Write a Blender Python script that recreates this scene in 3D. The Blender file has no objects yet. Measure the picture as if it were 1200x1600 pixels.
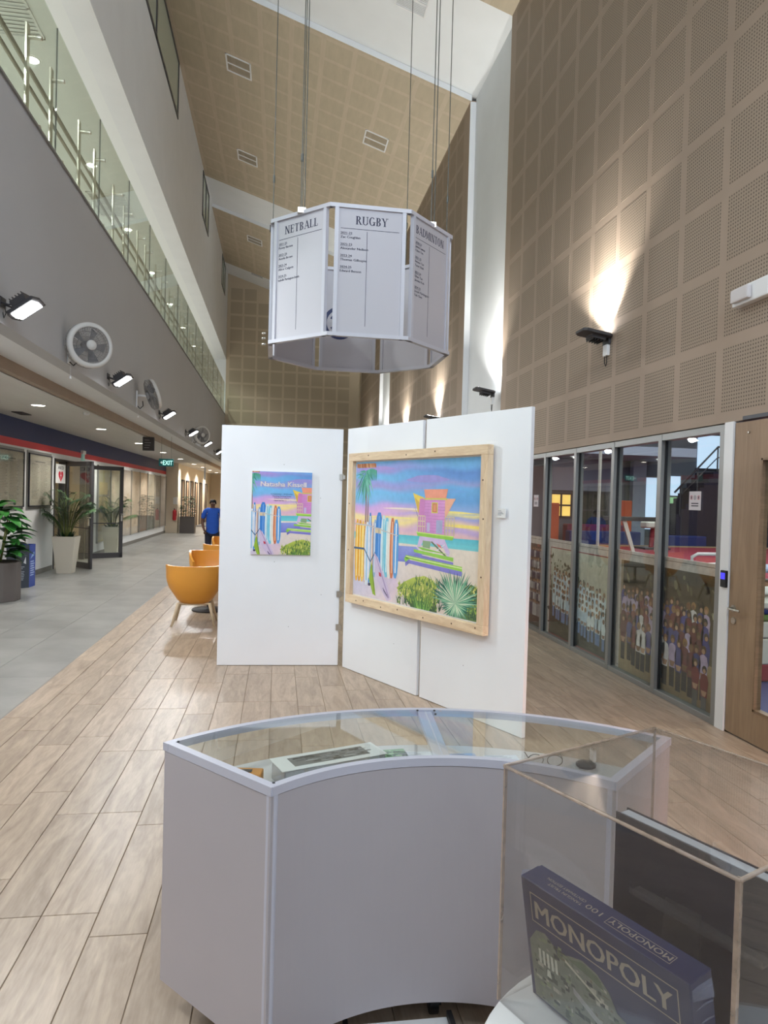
import bpy, bmesh, math, random
from mathutils import Vector, Matrix
PI = math.pi
C = bpy.context.scene.collection
SC = bpy.context.scene

# ---------------------------------------------------------------- camera, world, exposure
cam_d = bpy.data.cameras.new('camera')
cam = bpy.data.objects.new('camera', cam_d); C.objects.link(cam)
cam.location = (0, 0, 1.73)
cam.matrix_world = (Matrix.Translation((0, 0, 1.73)) @ Matrix.Rotation(math.radians(-8.66), 4, 'Z')
                    @ Matrix.Rotation(math.radians(90 - 1.08), 4, 'X') @ Matrix.Rotation(math.radians(1.55), 4, 'Z'))
cam_d.sensor_fit = 'VERTICAL'; cam_d.sensor_height = 24.0
cam_d.lens = 1090.0 / 1600.0 * 24.0
cam_d.clip_start = 0.02; cam_d.clip_end = 300
SC.camera = cam
SC.view_settings.view_transform = 'Standard'
try: SC.view_settings.look = 'None'
except Exception: pass
SC.view_settings.gamma = 1.0
SC.view_settings.exposure = 0.0
SC.view_settings.use_curve_mapping = False
SC.cycles.use_denoising = True
SC.cycles.max_bounces = 9
SC.cycles.diffuse_bounces = 5
SC.cycles.glossy_bounces = 4
SC.cycles.transparent_max_bounces = 24
SC.cycles.sample_clamp_indirect = 6.0
SC.cycles.caustics_reflective = False
SC.cycles.caustics_refractive = False

world = bpy.data.worlds.new('daylight'); SC.world = world; world.use_nodes = True
wb = world.node_tree.nodes['Background']
wb.inputs['Color'].default_value = (0.78, 0.88, 1.0, 1); wb.inputs['Strength'].default_value = 1.0

def area(name, loc, to, sx, sy, power, col=(1, 1, 1)):
    l = bpy.data.lights.new(name, 'AREA'); l.shape = 'RECTANGLE'; l.size = sx; l.size_y = sy
    l.energy = power; l.color = col
    o = bpy.data.objects.new(name, l); C.objects.link(o); o.location = loc
    o.rotation_euler = (Vector(to) - Vector(loc)).to_track_quat('-Z', 'Y').to_euler()
    return o
# cool area light added behind the camera to brighten the upper hall
area('entrance_daylight', (0.5, -6.6, 7.6), (0.3, 14, 10.5), 5.4, 5.0, 170, (0.74, 0.87, 1.0))
# unseen area light added high on the right to lift the left wall
area('high_window_daylight', (3.3, -2.0, 8.4), (-2.4, 11, 8.6), 7.0, 1.6, 900, (0.74, 0.87, 1.0))
# warm lamp beside the entrance, low on the right
wl_ = bpy.data.lights.new('warm_lamp', 'SPOT'); wl_.energy = 330; wl_.color = (1, .5, .3); wl_.spot_size = 1.15; wl_.spot_blend = .7; wl_.shadow_soft_size = .1
wo_ = bpy.data.objects.new('warm_lamp', wl_); C.objects.link(wo_); wo_.location = (3.3, 1.0, 2.5); wo_.rotation_euler = (Vector((2.25, 3.2, 0)) - wo_.location).to_track_quat('-Z', 'Y').to_euler()
# unseen area lights added inside the sports hall and the reception room
area('sports_hall_light', (11, 12, 6.5), (11, 12, 0), 8, 14, 1150, (0.92, 0.96, 1.0))
area('sports_hall_front_light', (5.6, 2.0, 5.0), (9, 14, 1.0), 2, 3, 220, (1, 0.98, 0.95))
area('reception_light', (-7.0, 18, 2.9), (-7.0, 18, 0), 2, 5, 80, (1.0, 0.86, 0.66))

# ---------------------------------------------------------------- helpers
def lin(c):
    return tuple((x / 12.92 if x <= 0.04045 else ((x + 0.055) / 1.055) ** 2.4) for x in [v / 255.0 for v in c])
MATS = {}
def mat(name, rgb, rough=0.55, metal=0.0, noise=0.0, nscale=6.0, spec=0.4, emit=0.0, bump=0.0, stretch=None, coat=0.0, rnd=0.0):
    if name in MATS: return MATS[name]
    m = bpy.data.materials.new(name); m.use_nodes = True; MATS[name] = m
    nt = m.node_tree; N = nt.nodes; L = nt.links; b = N['Principled BSDF']
    c = lin(rgb)
    b.inputs['Base Color'].default_value = (*c, 1); b.inputs['Roughness'].default_value = rough
    b.inputs['Metallic'].default_value = metal; b.inputs['Specular IOR Level'].default_value = spec
    if coat: b.inputs['Coat Weight'].default_value = coat; b.inputs['Coat Roughness'].default_value = 0.08
    if emit:
        b.inputs['Emission Color'].default_value = (*c, 1); b.inputs['Emission Strength'].default_value = emit
    if noise or bump or rnd:
        tc = N.new('ShaderNodeTexCoord'); nz = N.new('ShaderNodeTexNoise'); nz.inputs['Scale'].default_value = nscale
        nz.inputs['Detail'].default_value = 5
        src = tc.outputs['Object']
        if stretch:
            mp = N.new('ShaderNodeMapping'); mp.inputs['Scale'].default_value = stretch
            L.new(src, mp.inputs['Vector']); src = mp.outputs['Vector']
        L.new(src, nz.inputs['Vector'])
        if noise or rnd:
            cr = N.new('ShaderNodeMapRange'); cr.inputs[1].default_value = 0.3; cr.inputs[2].default_value = 0.7
            cr.inputs[3].default_value = 1 - noise; cr.inputs[4].default_value = 1 + noise
            L.new(nz.outputs['Fac'], cr.inputs[0]); fac = cr.outputs[0]
            if rnd:
                oi = N.new('ShaderNodeObjectInfo'); mr = N.new('ShaderNodeMapRange')
                mr.inputs[3].default_value = 1 - rnd; mr.inputs[4].default_value = 1 + rnd
                L.new(oi.outputs['Random'], mr.inputs[0])
                mu = N.new('ShaderNodeMath'); mu.operation = 'MULTIPLY'
                L.new(fac, mu.inputs[0]); L.new(mr.outputs[0], mu.inputs[1]); fac = mu.outputs[0]
            vm = N.new('ShaderNodeVectorMath'); vm.operation = 'SCALE'; vm.inputs[0].default_value = c
            L.new(fac, vm.inputs['Scale']); L.new(vm.outputs[0], b.inputs['Base Color'])
        if bump:
            bp = N.new('ShaderNodeBump'); bp.inputs['Strength'].default_value = bump; bp.inputs['Distance'].default_value = 0.004
            L.new(nz.outputs['Fac'], bp.inputs['Height']); L.new(bp.outputs[0], b.inputs['Normal'])
    return m

def grain_mat(name, dark, light, rough=0.4, scale=(1, 8, 8), rnd=0.08, nscale=2.2, spec=0.4, per_object=True):
    """wood: stretched, distorted noise between two tones, shifted for every board"""
    m = bpy.data.materials.new(name); m.use_nodes = True; MATS[name] = m
    nt = m.node_tree; N = nt.nodes; L = nt.links; b = N['Principled BSDF']
    tc = N.new('ShaderNodeTexCoord'); mp = N.new('ShaderNodeMapping'); mp.inputs['Scale'].default_value = scale
    oi = N.new('ShaderNodeObjectInfo'); mul = N.new('ShaderNodeMath'); mul.operation = 'MULTIPLY'; mul.inputs[1].default_value = 37.0
    L.new(oi.outputs['Random'], mul.inputs[0])
    cb = N.new('ShaderNodeCombineXYZ'); L.new(mul.outputs[0], cb.inputs[0]); L.new(mul.outputs[0], cb.inputs[1])
    ad = N.new('ShaderNodeVectorMath'); ad.operation = 'ADD'
    L.new(tc.outputs['Object'], ad.inputs[0])
    if per_object: L.new(cb.outputs[0], ad.inputs[1])
    L.new(ad.outputs[0], mp.inputs['Vector'])
    nz = N.new('ShaderNodeTexNoise'); nz.inputs['Scale'].default_value = nscale; nz.inputs['Detail'].default_value = 7
    nz.inputs['Distortion'].default_value = 1.3; L.new(mp.outputs[0], nz.inputs['Vector'])
    nz2 = N.new('ShaderNodeTexNoise'); nz2.inputs['Scale'].default_value = nscale * 7; nz2.inputs['Detail'].default_value = 3
    L.new(mp.outputs[0], nz2.inputs['Vector'])
    mx0 = N.new('ShaderNodeMath'); mx0.operation = 'MULTIPLY_ADD'; mx0.inputs[1].default_value = 0.35; L.new(nz2.outputs['Fac'], mx0.inputs[0]); L.new(nz.outputs['Fac'], mx0.inputs[2])
    cr = N.new('ShaderNodeMapRange'); cr.inputs[1].default_value = 0.42; cr.inputs[2].default_value = 0.92; L.new(mx0.outputs[0], cr.inputs[0])
    mx = N.new('ShaderNodeMix'); mx.data_type = 'RGBA'
    mx.inputs[6].default_value = (*lin(dark), 1); mx.inputs[7].default_value = (*lin(light), 1); L.new(cr.outputs[0], mx.inputs[0])
    mr = N.new('ShaderNodeMapRange'); mr.inputs[3].default_value = 1 - rnd; mr.inputs[4].default_value = 1 + rnd; L.new(oi.outputs['Random'], mr.inputs[0])
    vm = N.new('ShaderNodeVectorMath'); vm.operation = 'SCALE'; L.new(mx.outputs[2], vm.inputs[0]); L.new(mr.outputs[0], vm.inputs['Scale'])
    L.new(vm.outputs[0], b.inputs['Base Color']); b.inputs['Roughness'].default_value = rough; b.inputs['Specular IOR Level'].default_value = spec
    return m

def glass_mat(name, tint=(255, 255, 255), ior=1.5, rough=0.0, haze=0.0, hcol=(200, 200, 200)):
    m = bpy.data.materials.new(name); m.use_nodes = True; MATS[name] = m
    nt = m.node_tree; N = nt.nodes; L = nt.links; N.remove(N['Principled BSDF'])
    out = N['Material Output']; fr = N.new('ShaderNodeFresnel'); ge = N.new('ShaderNodeNewGeometry'); im = N.new('ShaderNodeMapRange'); im.inputs[3].default_value = ior; im.inputs[4].default_value = 1 / ior
    L.new(ge.outputs['Backfacing'], im.inputs[0]); L.new(im.outputs[0], fr.inputs['IOR'])   # thin sheet: same reflection from both sides
    tr = N.new('ShaderNodeBsdfTransparent'); tr.inputs['Color'].default_value = (*lin(tint), 1)
    gl = N.new('ShaderNodeBsdfGlossy'); gl.inputs['Roughness'].default_value = rough; gl.inputs['Color'].default_value = (1, 1, 1, 1)
    mx = N.new('ShaderNodeMixShader'); L.new(fr.outputs[0], mx.inputs[0]); L.new(tr.outputs[0], mx.inputs[1]); L.new(gl.outputs[0], mx.inputs[2])
    last = mx.outputs[0]
    if haze:
        d = N.new('ShaderNodeBsdfDiffuse'); d.inputs['Color'].default_value = (*lin(hcol), 1)
        m2 = N.new('ShaderNodeMixShader'); m2.inputs[0].default_value = haze; L.new(last, m2.inputs[1]); L.new(d.outputs[0], m2.inputs[2]); last = m2.outputs[0]
    L.new(last, out.inputs['Surface'])
    return m

def print_mat(name, rough=0.6, spec=0.2, noise=0.06, nscale=9):
    """flat print: the mesh's own colour attribute is the ink"""
    m = bpy.data.materials.new(name); m.use_nodes = True; MATS[name] = m
    nt = m.node_tree; N = nt.nodes; L = nt.links; b = N['Principled BSDF']
    at = N.new('ShaderNodeAttribute'); at.attribute_name = 'Col'
    tc = N.new('ShaderNodeTexCoord'); nz = N.new('ShaderNodeTexNoise'); nz.inputs['Scale'].default_value = nscale; nz.inputs['Detail'].default_value = 4
    L.new(tc.outputs['Object'], nz.inputs['Vector'])
    mr = N.new('ShaderNodeMapRange'); mr.inputs[1].default_value = .3; mr.inputs[2].default_value = .7; mr.inputs[3].default_value = 1 - noise; mr.inputs[4].default_value = 1 + noise
    L.new(nz.outputs['Fac'], mr.inputs[0])
    vm = N.new('ShaderNodeVectorMath'); vm.operation = 'SCALE'; L.new(at.outputs['Color'], vm.inputs[0]); L.new(mr.outputs[0], vm.inputs['Scale'])
    L.new(vm.outputs[0], b.inputs['Base Color']); b.inputs['Roughness'].default_value = rough; b.inputs['Specular IOR Level'].default_value = spec
    return m

def hole_mat(name, base, hole, pitch=0.0288, r=0.27):
    """drilled acoustic board: a square grid of small dark holes in the board's own plane (x, z)"""
    m = bpy.data.materials.new(name); m.use_nodes = True; MATS[name] = m
    nt = m.node_tree; N = nt.nodes; L = nt.links; b = N['Principled BSDF']
    tc = N.new('ShaderNodeTexCoord'); sp = N.new('ShaderNodeSeparateXYZ'); L.new(tc.outputs['Object'], sp.inputs[0])
    sq = []
    for k in (0, 2):
        a = N.new('ShaderNodeMath'); a.operation = 'MULTIPLY'; a.inputs[1].default_value = 1 / pitch; L.new(sp.outputs[k], a.inputs[0])
        f = N.new('ShaderNodeMath'); f.operation = 'FRACT'; L.new(a.outputs[0], f.inputs[0])
        s = N.new('ShaderNodeMath'); s.operation = 'SUBTRACT'; s.inputs[1].default_value = .5; L.new(f.outputs[0], s.inputs[0])
        p = N.new('ShaderNodeMath'); p.operation = 'POWER'; p.inputs[1].default_value = 2; L.new(s.outputs[0], p.inputs[0]); sq.append(p)
        a2 = N.new('ShaderNodeMath'); a2.operation = 'ABSOLUTE'; L.new(s.outputs[0], a2.inputs[0]); L.new(a2.outputs[0], p.inputs[0])
    ad = N.new('ShaderNodeMath'); ad.operation = 'ADD'; L.new(sq[0].outputs[0], ad.inputs[0]); L.new(sq[1].outputs[0], ad.inputs[1])
    lt = N.new('ShaderNodeMapRange'); lt.inputs[1].default_value = r * r * .7; lt.inputs[2].default_value = r * r * 1.3; lt.clamp = True; L.new(ad.outputs[0], lt.inputs[0])
    mx = N.new('ShaderNodeMix'); mx.data_type = 'RGBA'; mx.inputs[6].default_value = (*lin(hole), 1); mx.inputs[7].default_value = (*lin(base), 1)
    L.new(lt.outputs[0], mx.inputs[0]); L.new(mx.outputs[2], b.inputs['Base Color']); b.inputs['Roughness'].default_value = .62; b.inputs['Specular IOR Level'].default_value = .25
    return m

def grid_mat(name, line, field, pitch=.6, w=.09):
    m = bpy.data.materials.new(name); m.use_nodes = True; MATS[name] = m
    nt = m.node_tree; N = nt.nodes; L = nt.links; b = N['Principled BSDF']
    tc = N.new('ShaderNodeTexCoord'); sp = N.new('ShaderNodeSeparateXYZ'); L.new(tc.outputs['Object'], sp.inputs[0]); ms = []
    for k in (0, 1):
        a = N.new('ShaderNodeMath'); a.operation = 'MULTIPLY'; a.inputs[1].default_value = 1 / pitch; L.new(sp.outputs[k], a.inputs[0])
        f = N.new('ShaderNodeMath'); f.operation = 'FRACT'; L.new(a.outputs[0], f.inputs[0])
        g = N.new('ShaderNodeMath'); g.operation = 'LESS_THAN'; g.inputs[1].default_value = w / pitch; L.new(f.outputs[0], g.inputs[0]); ms.append(g)
    mx = N.new('ShaderNodeMath'); mx.operation = 'MAXIMUM'; L.new(ms[0].outputs[0], mx.inputs[0]); L.new(ms[1].outputs[0], mx.inputs[1])
    nz = N.new('ShaderNodeTexNoise'); nz.inputs['Scale'].default_value = 2.5; nz.inputs['Detail'].default_value = 6; mp = N.new('ShaderNodeMapping'); mp.inputs['Scale'].default_value = (4, 1, 1)
    L.new(tc.outputs['Object'], mp.inputs[0]); L.new(mp.outputs[0], nz.inputs['Vector'])
    mr = N.new('ShaderNodeMapRange'); mr.inputs[1].default_value = .3; mr.inputs[2].default_value = .7; mr.inputs[3].default_value = .95; mr.inputs[4].default_value = 1.05; L.new(nz.outputs['Fac'], mr.inputs[0])
    c = N.new('ShaderNodeMix'); c.data_type = 'RGBA'; c.inputs[6].default_value = (*lin(field), 1); c.inputs[7].default_value = (*lin(line), 1); L.new(mx.outputs[0], c.inputs[0])
    vm = N.new('ShaderNodeVectorMath'); vm.operation = 'SCALE'; L.new(c.outputs[2], vm.inputs[0]); L.new(mr.outputs[0], vm.inputs['Scale']); L.new(vm.outputs[0], b.inputs['Base Color'])
    b.inputs['Roughness'].default_value = .65; b.inputs['Specular IOR Level'].default_value = .2
    return m

class MB:
    def __init__(s, M=None): s.v = []; s.f = []; s.m = []; s.s = []; s.c = []; s.M = M or Matrix()
    def add(s, vs, fs, m=0, smooth=False, col=None):
        n = len(s.v)
        for p in vs: s.v.append(s.M @ Vector(p))
        for k, f in enumerate(fs):
            s.f.append([n + i for i in f]); s.m.append(m); s.s.append(smooth)
            s.c.append(col[k] if isinstance(col, list) else col)
        return s
    def box(s, x0, y0, z0, x1, y1, z1, m=0, col=None):
        if x0 > x1: x0, x1 = x1, x0
        if y0 > y1: y0, y1 = y1, y0
        if z0 > z1: z0, z1 = z1, z0
        v = [(x, y, z) for z in (z0, z1) for y in (y0, y1) for x in (x0, x1)]
        return s.add(v, [(0, 2, 3, 1), (4, 5, 7, 6), (0, 1, 5, 4), (2, 6, 7, 3), (0, 4, 6, 2), (1, 3, 7, 5)], m, False, col)
    def cyl(s, p0, p1, r0, r1=None, n=12, m=0, caps=True, smooth=True, col=None):
        r1 = r0 if r1 is None else r1
        p0 = Vector(p0); p1 = Vector(p1); d = (p1 - p0).normalized()
        a = d.orthogonal().normalized(); b = d.cross(a)
        v = []
        for p, r in ((p0, r0), (p1, r1)):
            for i in range(n): t = 2 * PI * i / n; v.append(p + a * (r * math.cos(t)) + b * (r * math.sin(t)))
        s.add(v, [(i, (i + 1) % n, n + (i + 1) % n, n + i) for i in range(n)], m, smooth, col)
        if caps: s.add(v[:n], [tuple(range(n))[::-1]], m, False, col); s.add(v[n:], [tuple(range(n))], m, False, col)
        return s
    def tube(s, pts, r, n=8, m=0, closed=False, col=None):
        P = [Vector(p) for p in pts]; K = len(P); v = []; a = None
        for i, p in enumerate(P):
            if closed: d = (P[(i + 1) % K] - P[i - 1]).normalized()
            else: d = (P[min(i + 1, K - 1)] - P[max(i - 1, 0)]).normalized()
            a = d.orthogonal().normalized() if a is None else (a - d * a.dot(d)).normalized()
            b = d.cross(a); rr = r[i] if isinstance(r, (list, tuple)) else r
            for k in range(n): t = 2 * PI * k / n; v.append(p + a * (rr * math.cos(t)) + b * (rr * math.sin(t)))
        f = []
        for i in range(K if closed else K - 1):
            j = (i + 1) % K
            for k in range(n): f.append((i * n + k, i * n + (k + 1) % n, j * n + (k + 1) % n, j * n + k))
        if not closed: f.append(tuple(range(n))[::-1]); f.append(tuple((K - 1) * n + k for k in range(n)))
        return s.add(v, f, m, True, col)
    def lathe(s, prof, c=(0, 0, 0), n=24, m=0, ax='Z', caps=True, col=None):
        v = []
        for r, h in prof:
            for k in range(n):
                t = 2 * PI * k / n; x, y = r * math.cos(t), r * math.sin(t)
                if ax == 'Z': v.append((c[0] + x, c[1] + y, c[2] + h))
                elif ax == 'X': v.append((c[0] + h, c[1] + x, c[2] + y))
                else: v.append((c[0] + x, c[1] + h, c[2] + y))
        f = [(i * n + k, i * n + (k + 1) % n, (i + 1) * n + (k + 1) % n, (i + 1) * n + k) for i in range(len(prof) - 1) for k in range(n)]
        s.add(v, f, m, True, col)
        if caps:
            s.add(v[:n], [tuple(range(n))], m, False, col); s.add(v[-n:], [tuple(range(n))], m, False, col)
        return s
    def prism(s, poly, z0, z1, m=0, smooth=False, col=None):
        n = len(poly); v = [(x, y, z0) for x, y in poly] + [(x, y, z1) for x, y in poly]
        s.add(v, [tuple(range(n))[::-1], tuple(range(n, 2 * n))], m, False, col)
        return s.add(v, [(i, (i + 1) % n, n + (i + 1) % n, n + i) for i in range(n)], m, smooth, col)
    def slab(s, pts, d, m=0, col=None):
        """polygon pts (3-D) thickened by vector d"""
        n = len(pts); d = Vector(d); v = [Vector(p) for p in pts]; v = v + [p + d for p in v]
        return s.add(v, [tuple(range(n))[::-1], tuple(range(n, 2 * n))] + [(i, (i + 1) % n, n + (i + 1) % n, n + i) for i in range(n)], m, False, col)
    def poly(s, pts, m=0, col=None): return s.add(pts, [tuple(range(len(pts)))], m, False, col)
    def mesh(s, name, mats, bevel=0, seg=1):
        me = bpy.data.meshes.new(name); me.from_pydata([tuple(p) for p in s.v], [], s.f)
        for m in (mats if isinstance(mats, (list, tuple)) else [mats]): me.materials.append(m)
        me.polygons.foreach_set('material_index', s.m); me.polygons.foreach_set('use_smooth', s.s)
        if any(c is not None for c in s.c):
            ca = me.color_attributes.new('Col', 'FLOAT_COLOR', 'CORNER'); buf = []
            for p in me.polygons:
                c = s.c[p.index]
                for k in range(p.loop_total):
                    q = c[k] if isinstance(c[0], (tuple, list)) else c
                    buf += [*lin(q), 1.0]
            ca.data.foreach_set('color', buf)
        me.update()
        bm = bmesh.new(); bm.from_mesh(me)
        if s.c and not any(c is not None for c in s.c): bmesh.ops.recalc_face_normals(bm, faces=bm.faces)
        if bevel:
            bmesh.ops.remove_doubles(bm, verts=bm.verts, dist=1e-6)
            es = [e for e in bm.edges if len(e.link_faces) == 2 and e.calc_face_angle(0) > 0.9]
            bmesh.ops.bevel(bm, geom=es, offset=bevel, segments=seg, affect='EDGES', profile=0.6)
        bm.to_mesh(me); bm.free()
        return me
    def build(s, name, mats, parent=None, bevel=0, seg=1, loc=None):
        return place(s.mesh(name, mats, bevel, seg), name, parent, loc)

def place(me, name, parent=None, loc=None, rz=None):
    o = bpy.data.objects.new(name, me); C.objects.link(o)
    if parent is not None: o.parent = parent
    if loc is not None: o.location = loc
    if rz is not None: o.rotation_euler = (0, 0, rz)
    return o
def tag(o, label, cat, group=None, kind=None):
    o['label'] = label; o['category'] = cat
    if group: o['group'] = group
    if kind: o['kind'] = kind
    return o
def thing(name, label, cat, loc=(0, 0, 0), rz=0, group=None):
    o = bpy.data.objects.new(name, None); C.objects.link(o); o.location = loc; o.rotation_euler = (0, 0, rz); o.empty_display_size = .1
    return tag(o, label, cat, group)
def struct(o, label=None, cat=None):
    o['kind'] = 'structure'
    if label: o['label'] = label
    if cat: o['category'] = cat
    return o
def copy_tree(o, parent=None):
    c = o.copy(); C.objects.link(c)
    if parent is not None: c.parent = parent
    for ch in list(o.children): copy_tree(ch, c)
    return c
def dup(o, loc, rz=0, label=None):
    c = copy_tree(o); c.location = loc; c.rotation_euler = (0, 0, rz)
    if label: c['label'] = label
    return c

_FC = {}
def glyphs(s):
    """triangulated outline of a line of text in the built-in font, unit size"""
    if s in _FC: return _FC[s]
    cu = bpy.data.curves.new('t', 'FONT'); cu.body = s; cu.size = 1.0; cu.resolution_u = 2
    o = bpy.data.objects.new('t', cu); C.objects.link(o)
    dg = bpy.context.evaluated_depsgraph_get(); me = o.evaluated_get(dg).to_mesh()
    V = [(v.co.x, v.co.y) for v in me.vertices]; F = [tuple(p.vertices) for p in me.polygons]
    o.evaluated_get(dg).to_mesh_clear(); bpy.data.objects.remove(o); bpy.data.curves.remove(cu)
    _FC[s] = (V, F); return V, F
def text(mb, s, o, xd, yd, h, m=0, width=None, align='l', col=None, bold=0.0, off=0.0):
    """text line: origin o, unit x and y directions, cap height h, optional fitted width"""
    V, F = glyphs(s)
    if not V: return
    x0 = min(v[0] for v in V); x1 = max(v[0] for v in V); k = h / 0.73; kx = k
    if width: kx = width / (x1 - x0)
    w = (x1 - x0) * kx; sh = {'l': 0, 'c': -w / 2, 'r': -w}[align]
    o = Vector(o); xd = Vector(xd); yd = Vector(yd); n = xd.cross(yd)
    for d in ([0.0] if not bold else [-bold * h, 0.0, bold * h]):
        mb.add([o + xd * ((x - x0) * kx + sh + d) + yd * (y * k) + n * (off + d * 1e-4) for x, y in V], F, m, False, col)

# ---------------------------------------------------------------- common materials
M_white = mat('white_plaster', (222, 224, 226), .7, noise=.02, nscale=2)
M_fascia = mat('fascia_paint', (178, 178, 180), .6, noise=.02, nscale=1)
M_beige = mat('beige_board', (160, 142, 126), .6, noise=.03, nscale=3, spec=.25)
M_perf = hole_mat('perforated_board', (154, 138, 122), (98, 85, 73), r=.24)
M_ceilb = grid_mat('ceiling_board', (186, 172, 152), (178, 165, 144))
M_plank = grain_mat('oak_look_plank', (142, 124, 106), (184, 166, 146), rough=.36, scale=(6, .9, 1), rnd=.09)
M_grout = mat('grout', (150, 132, 112), .8)
M_tile = mat('grey_stone_tile', (143, 143, 140), .3, noise=.2, nscale=2.0, rnd=.05, spec=.45)
M_tgrout = mat('tile_grout', (128, 128, 124), .7)
M_alu = mat('silver_aluminium', (150, 150, 148), .45, metal=.6)
M_dalu = mat('dark_grey_aluminium', (72, 72, 76), .4, metal=.3)
M_black = mat('black_plastic', (28, 28, 30), .45)
M_dark = mat('dark_grey_plastic', (62, 60, 62), .5)
M_wplas = mat('white_plastic', (226, 226, 226), .4)
M_steel = mat('brushed_steel', (196, 192, 184), .28, metal=.95)
M_navy = mat('navy_paint', (36, 46, 92), .5, noise=.03)
M_red = mat('red_paint', (196, 52, 62), .5)
M_doorw = grain_mat('door_veneer', (136, 112, 88), (158, 132, 106), rough=.5, scale=(5, 5, .5), rnd=0, per_object=False)
M_glass = glass_mat('clear_glass', (250, 253, 251), ior=1.42)
M_gtint = glass_mat('balustrade_glass', (240, 246, 240), ior=1.33)
M_win = mat('tinted_window_glass', (44, 44, 46), .12, spec=.8)
M_winlit = mat('day_lit_window_glass', (150, 156, 140), .2, emit=.12)
M_ink = mat('dark_ink', (44, 46, 72), .7)
M_lens = mat('flood_lens', (246, 250, 255), .3, emit=26)
M_lamp = mat('downlight_disc', (255, 246, 232), .3, emit=16)
# ---------------------------------------------------------------- the hall shell
XR = 3.47; XL = -2.4; YE = 31.5; Y0 = -7.0
def zc(x): return 11.3 - .324 * (x + 2.4)
# floors
fl = struct(MB().box(-2.02, Y0, -.12, XR + .3, YE + .3, -.004).build('floor', M_grout), 'floor of pale oak look planks down the hall')
PW, PL = .2222, .93
def plank_me(L, W=PW):
    return MB().box(-W / 2 + .0022, -L / 2 + .0022, -.02, W / 2 - .0022, L / 2 - .0022, 0).mesh('plank', M_plank, bevel=.0012)
full = plank_me(PL)
cells = []
random.seed(4)
ncol = int((XR + 2.02) / PW) + 1
for i in range(ncol):
    x = -2.02 + PW * (i + .5); off = random.choice([0, .31, .62, .15, .47, .78])
    if x > XR + .1: continue
    k = 0; y = -.6 - off
    while y < YE - .5:
        cells.append((x, y + PL / 2)); y += PL
cells = [c for c in cells if not (c[0] > XR - .02)]
def vis(c): return c[1] > .9 and abs(c[0] - c[1] * .152) < (c[1] * .62 + .8)
cells_v = sorted([c for c in cells if vis(c)], key=lambda c: c[1] ** 2 + c[0] ** 2)
near = cells_v[:298]; far = [c for c in cells if c not in set(near)]
for x, y in near:
    place(full, 'plank', fl, (x, y, 0))
mb = MB()
for x, y in far:
    mb.box(x - PW / 2 + .002, y - PL / 2 + .002, -.02, x + PW / 2 - .002, y + PL / 2 - .002, 0)
o = mb.build('far_planks', M_plank, fl); o['kind'] = 'stuff'
fg = struct(MB().box(-9.0, Y0, -.12, -2.02, 50, -.004).build('floor', M_tgrout), 'floor of grey stone tiles along the left aisle')
tl = MB().box(-.298, -.598, -.02, .298, .598, 0).mesh('tile', M_tile, bevel=.001)
tc = []
for i in range(5):
    for j in range(40):
        x = -2.02 - .3 - .6 * i; y = 2.6 + 1.2 * j + (.6 if i % 2 else 0)
        if y < 49: tc.append((x, y))
for x, y in tc:
    if x - .3 < -4.85 and y > 16: pass
    if y > 31 and x > -2.3: continue
    place(tl, 'tile', fg, (x, y, 0))
mb = MB()
for i in range(5):
    for j in range(10):
        x = -5.32 - .6 * i; y = 14.6 + 1.2 * j
        mb.box(x - .298, y - .598, -.02, x + .298, y + .598, 0)
o = mb.build('far_tiles', M_tile, fg); o['kind'] = 'stuff'
struct(MB().box(-2.026, Y0, -.01, -2.014, YE, .0015).build('trim_1', M_alu), 'thin metal strip between planks and tiles')

# right wall: white structure and beige acoustic cladding in bays
BANDS = [(-3.5, -1.1), (10.75, 13.17), (22.3, 24.6), (30.4, 31.5)]
wr = struct(MB().box(XR + .12, Y0, 2.46, XR + .5, 60, 11).build('wall_right', M_white), 'white wall behind the beige acoustic cladding')
bays = [(-1.1, 10.75), (13.17, 22.3), (24.6, 30.4)]
bays0 = [(Y0, -3.5)] + bays
mbc = MB()
for a, b in bays0: mbc.box(XR, a, 2.40, XR + .119, b, zc(XR) + .02, 0)
clad = mbc.build('cladding', M_beige, wr)
mbe = MB()
for a, b in bays: mbe.box(XR + .002, a - .004, 2.42, XR + .118, a, zc(XR))
mbe.build('cladding_edge', M_white, wr)
T = .6; pm = MB().box(-.252, -.0012, -.252, .252, .001, .252).mesh('acoustic_panel', M_perf)
def half(h): return MB().box(-.252, -.0012, -.252, .252, .001, -.252 + h).mesh('acoustic_panel', M_perf)
spots = []
for a, b in bays:
    y = 5.15 - T * 40 + T / 2
    while y < b:
        if y - .26 > a and y + .26 < b:
            for r in range(12):
                z = 2.45 + T * (r + .5) - .01
                spots.append((y, z))
        y += T
vispot = [s for s in spots if s[0] > 2.2 and (s[1] - 1.73) < 1.05 * s[0] + .8]
vispot.sort(key=lambda s: s[0])
topm = half(zc(XR) - .06 - (2.45 + T * 11 + .05))
for y, z in vispot[:290]:
    place(topm if z > 9.2 else pm, 'acoustic_panel', wr, (XR, y, z), -PI / 2)
mb = MB()
for y, z in [s for s in spots if s not in set(vispot[:290])]:
    zt = min(z + .252, zc(XR) - .06)
    if zt > z - .2: mb.box(XR - .0012, y - .252, z - .252, XR + .001, y + .252, zt)
M_perf2 = mat('perforated_board_far', (146, 130, 114), .62, spec=.25)
o = mb.build('far_acoustic_panels', M_perf2, wr); o['kind'] = 'stuff'
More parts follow.
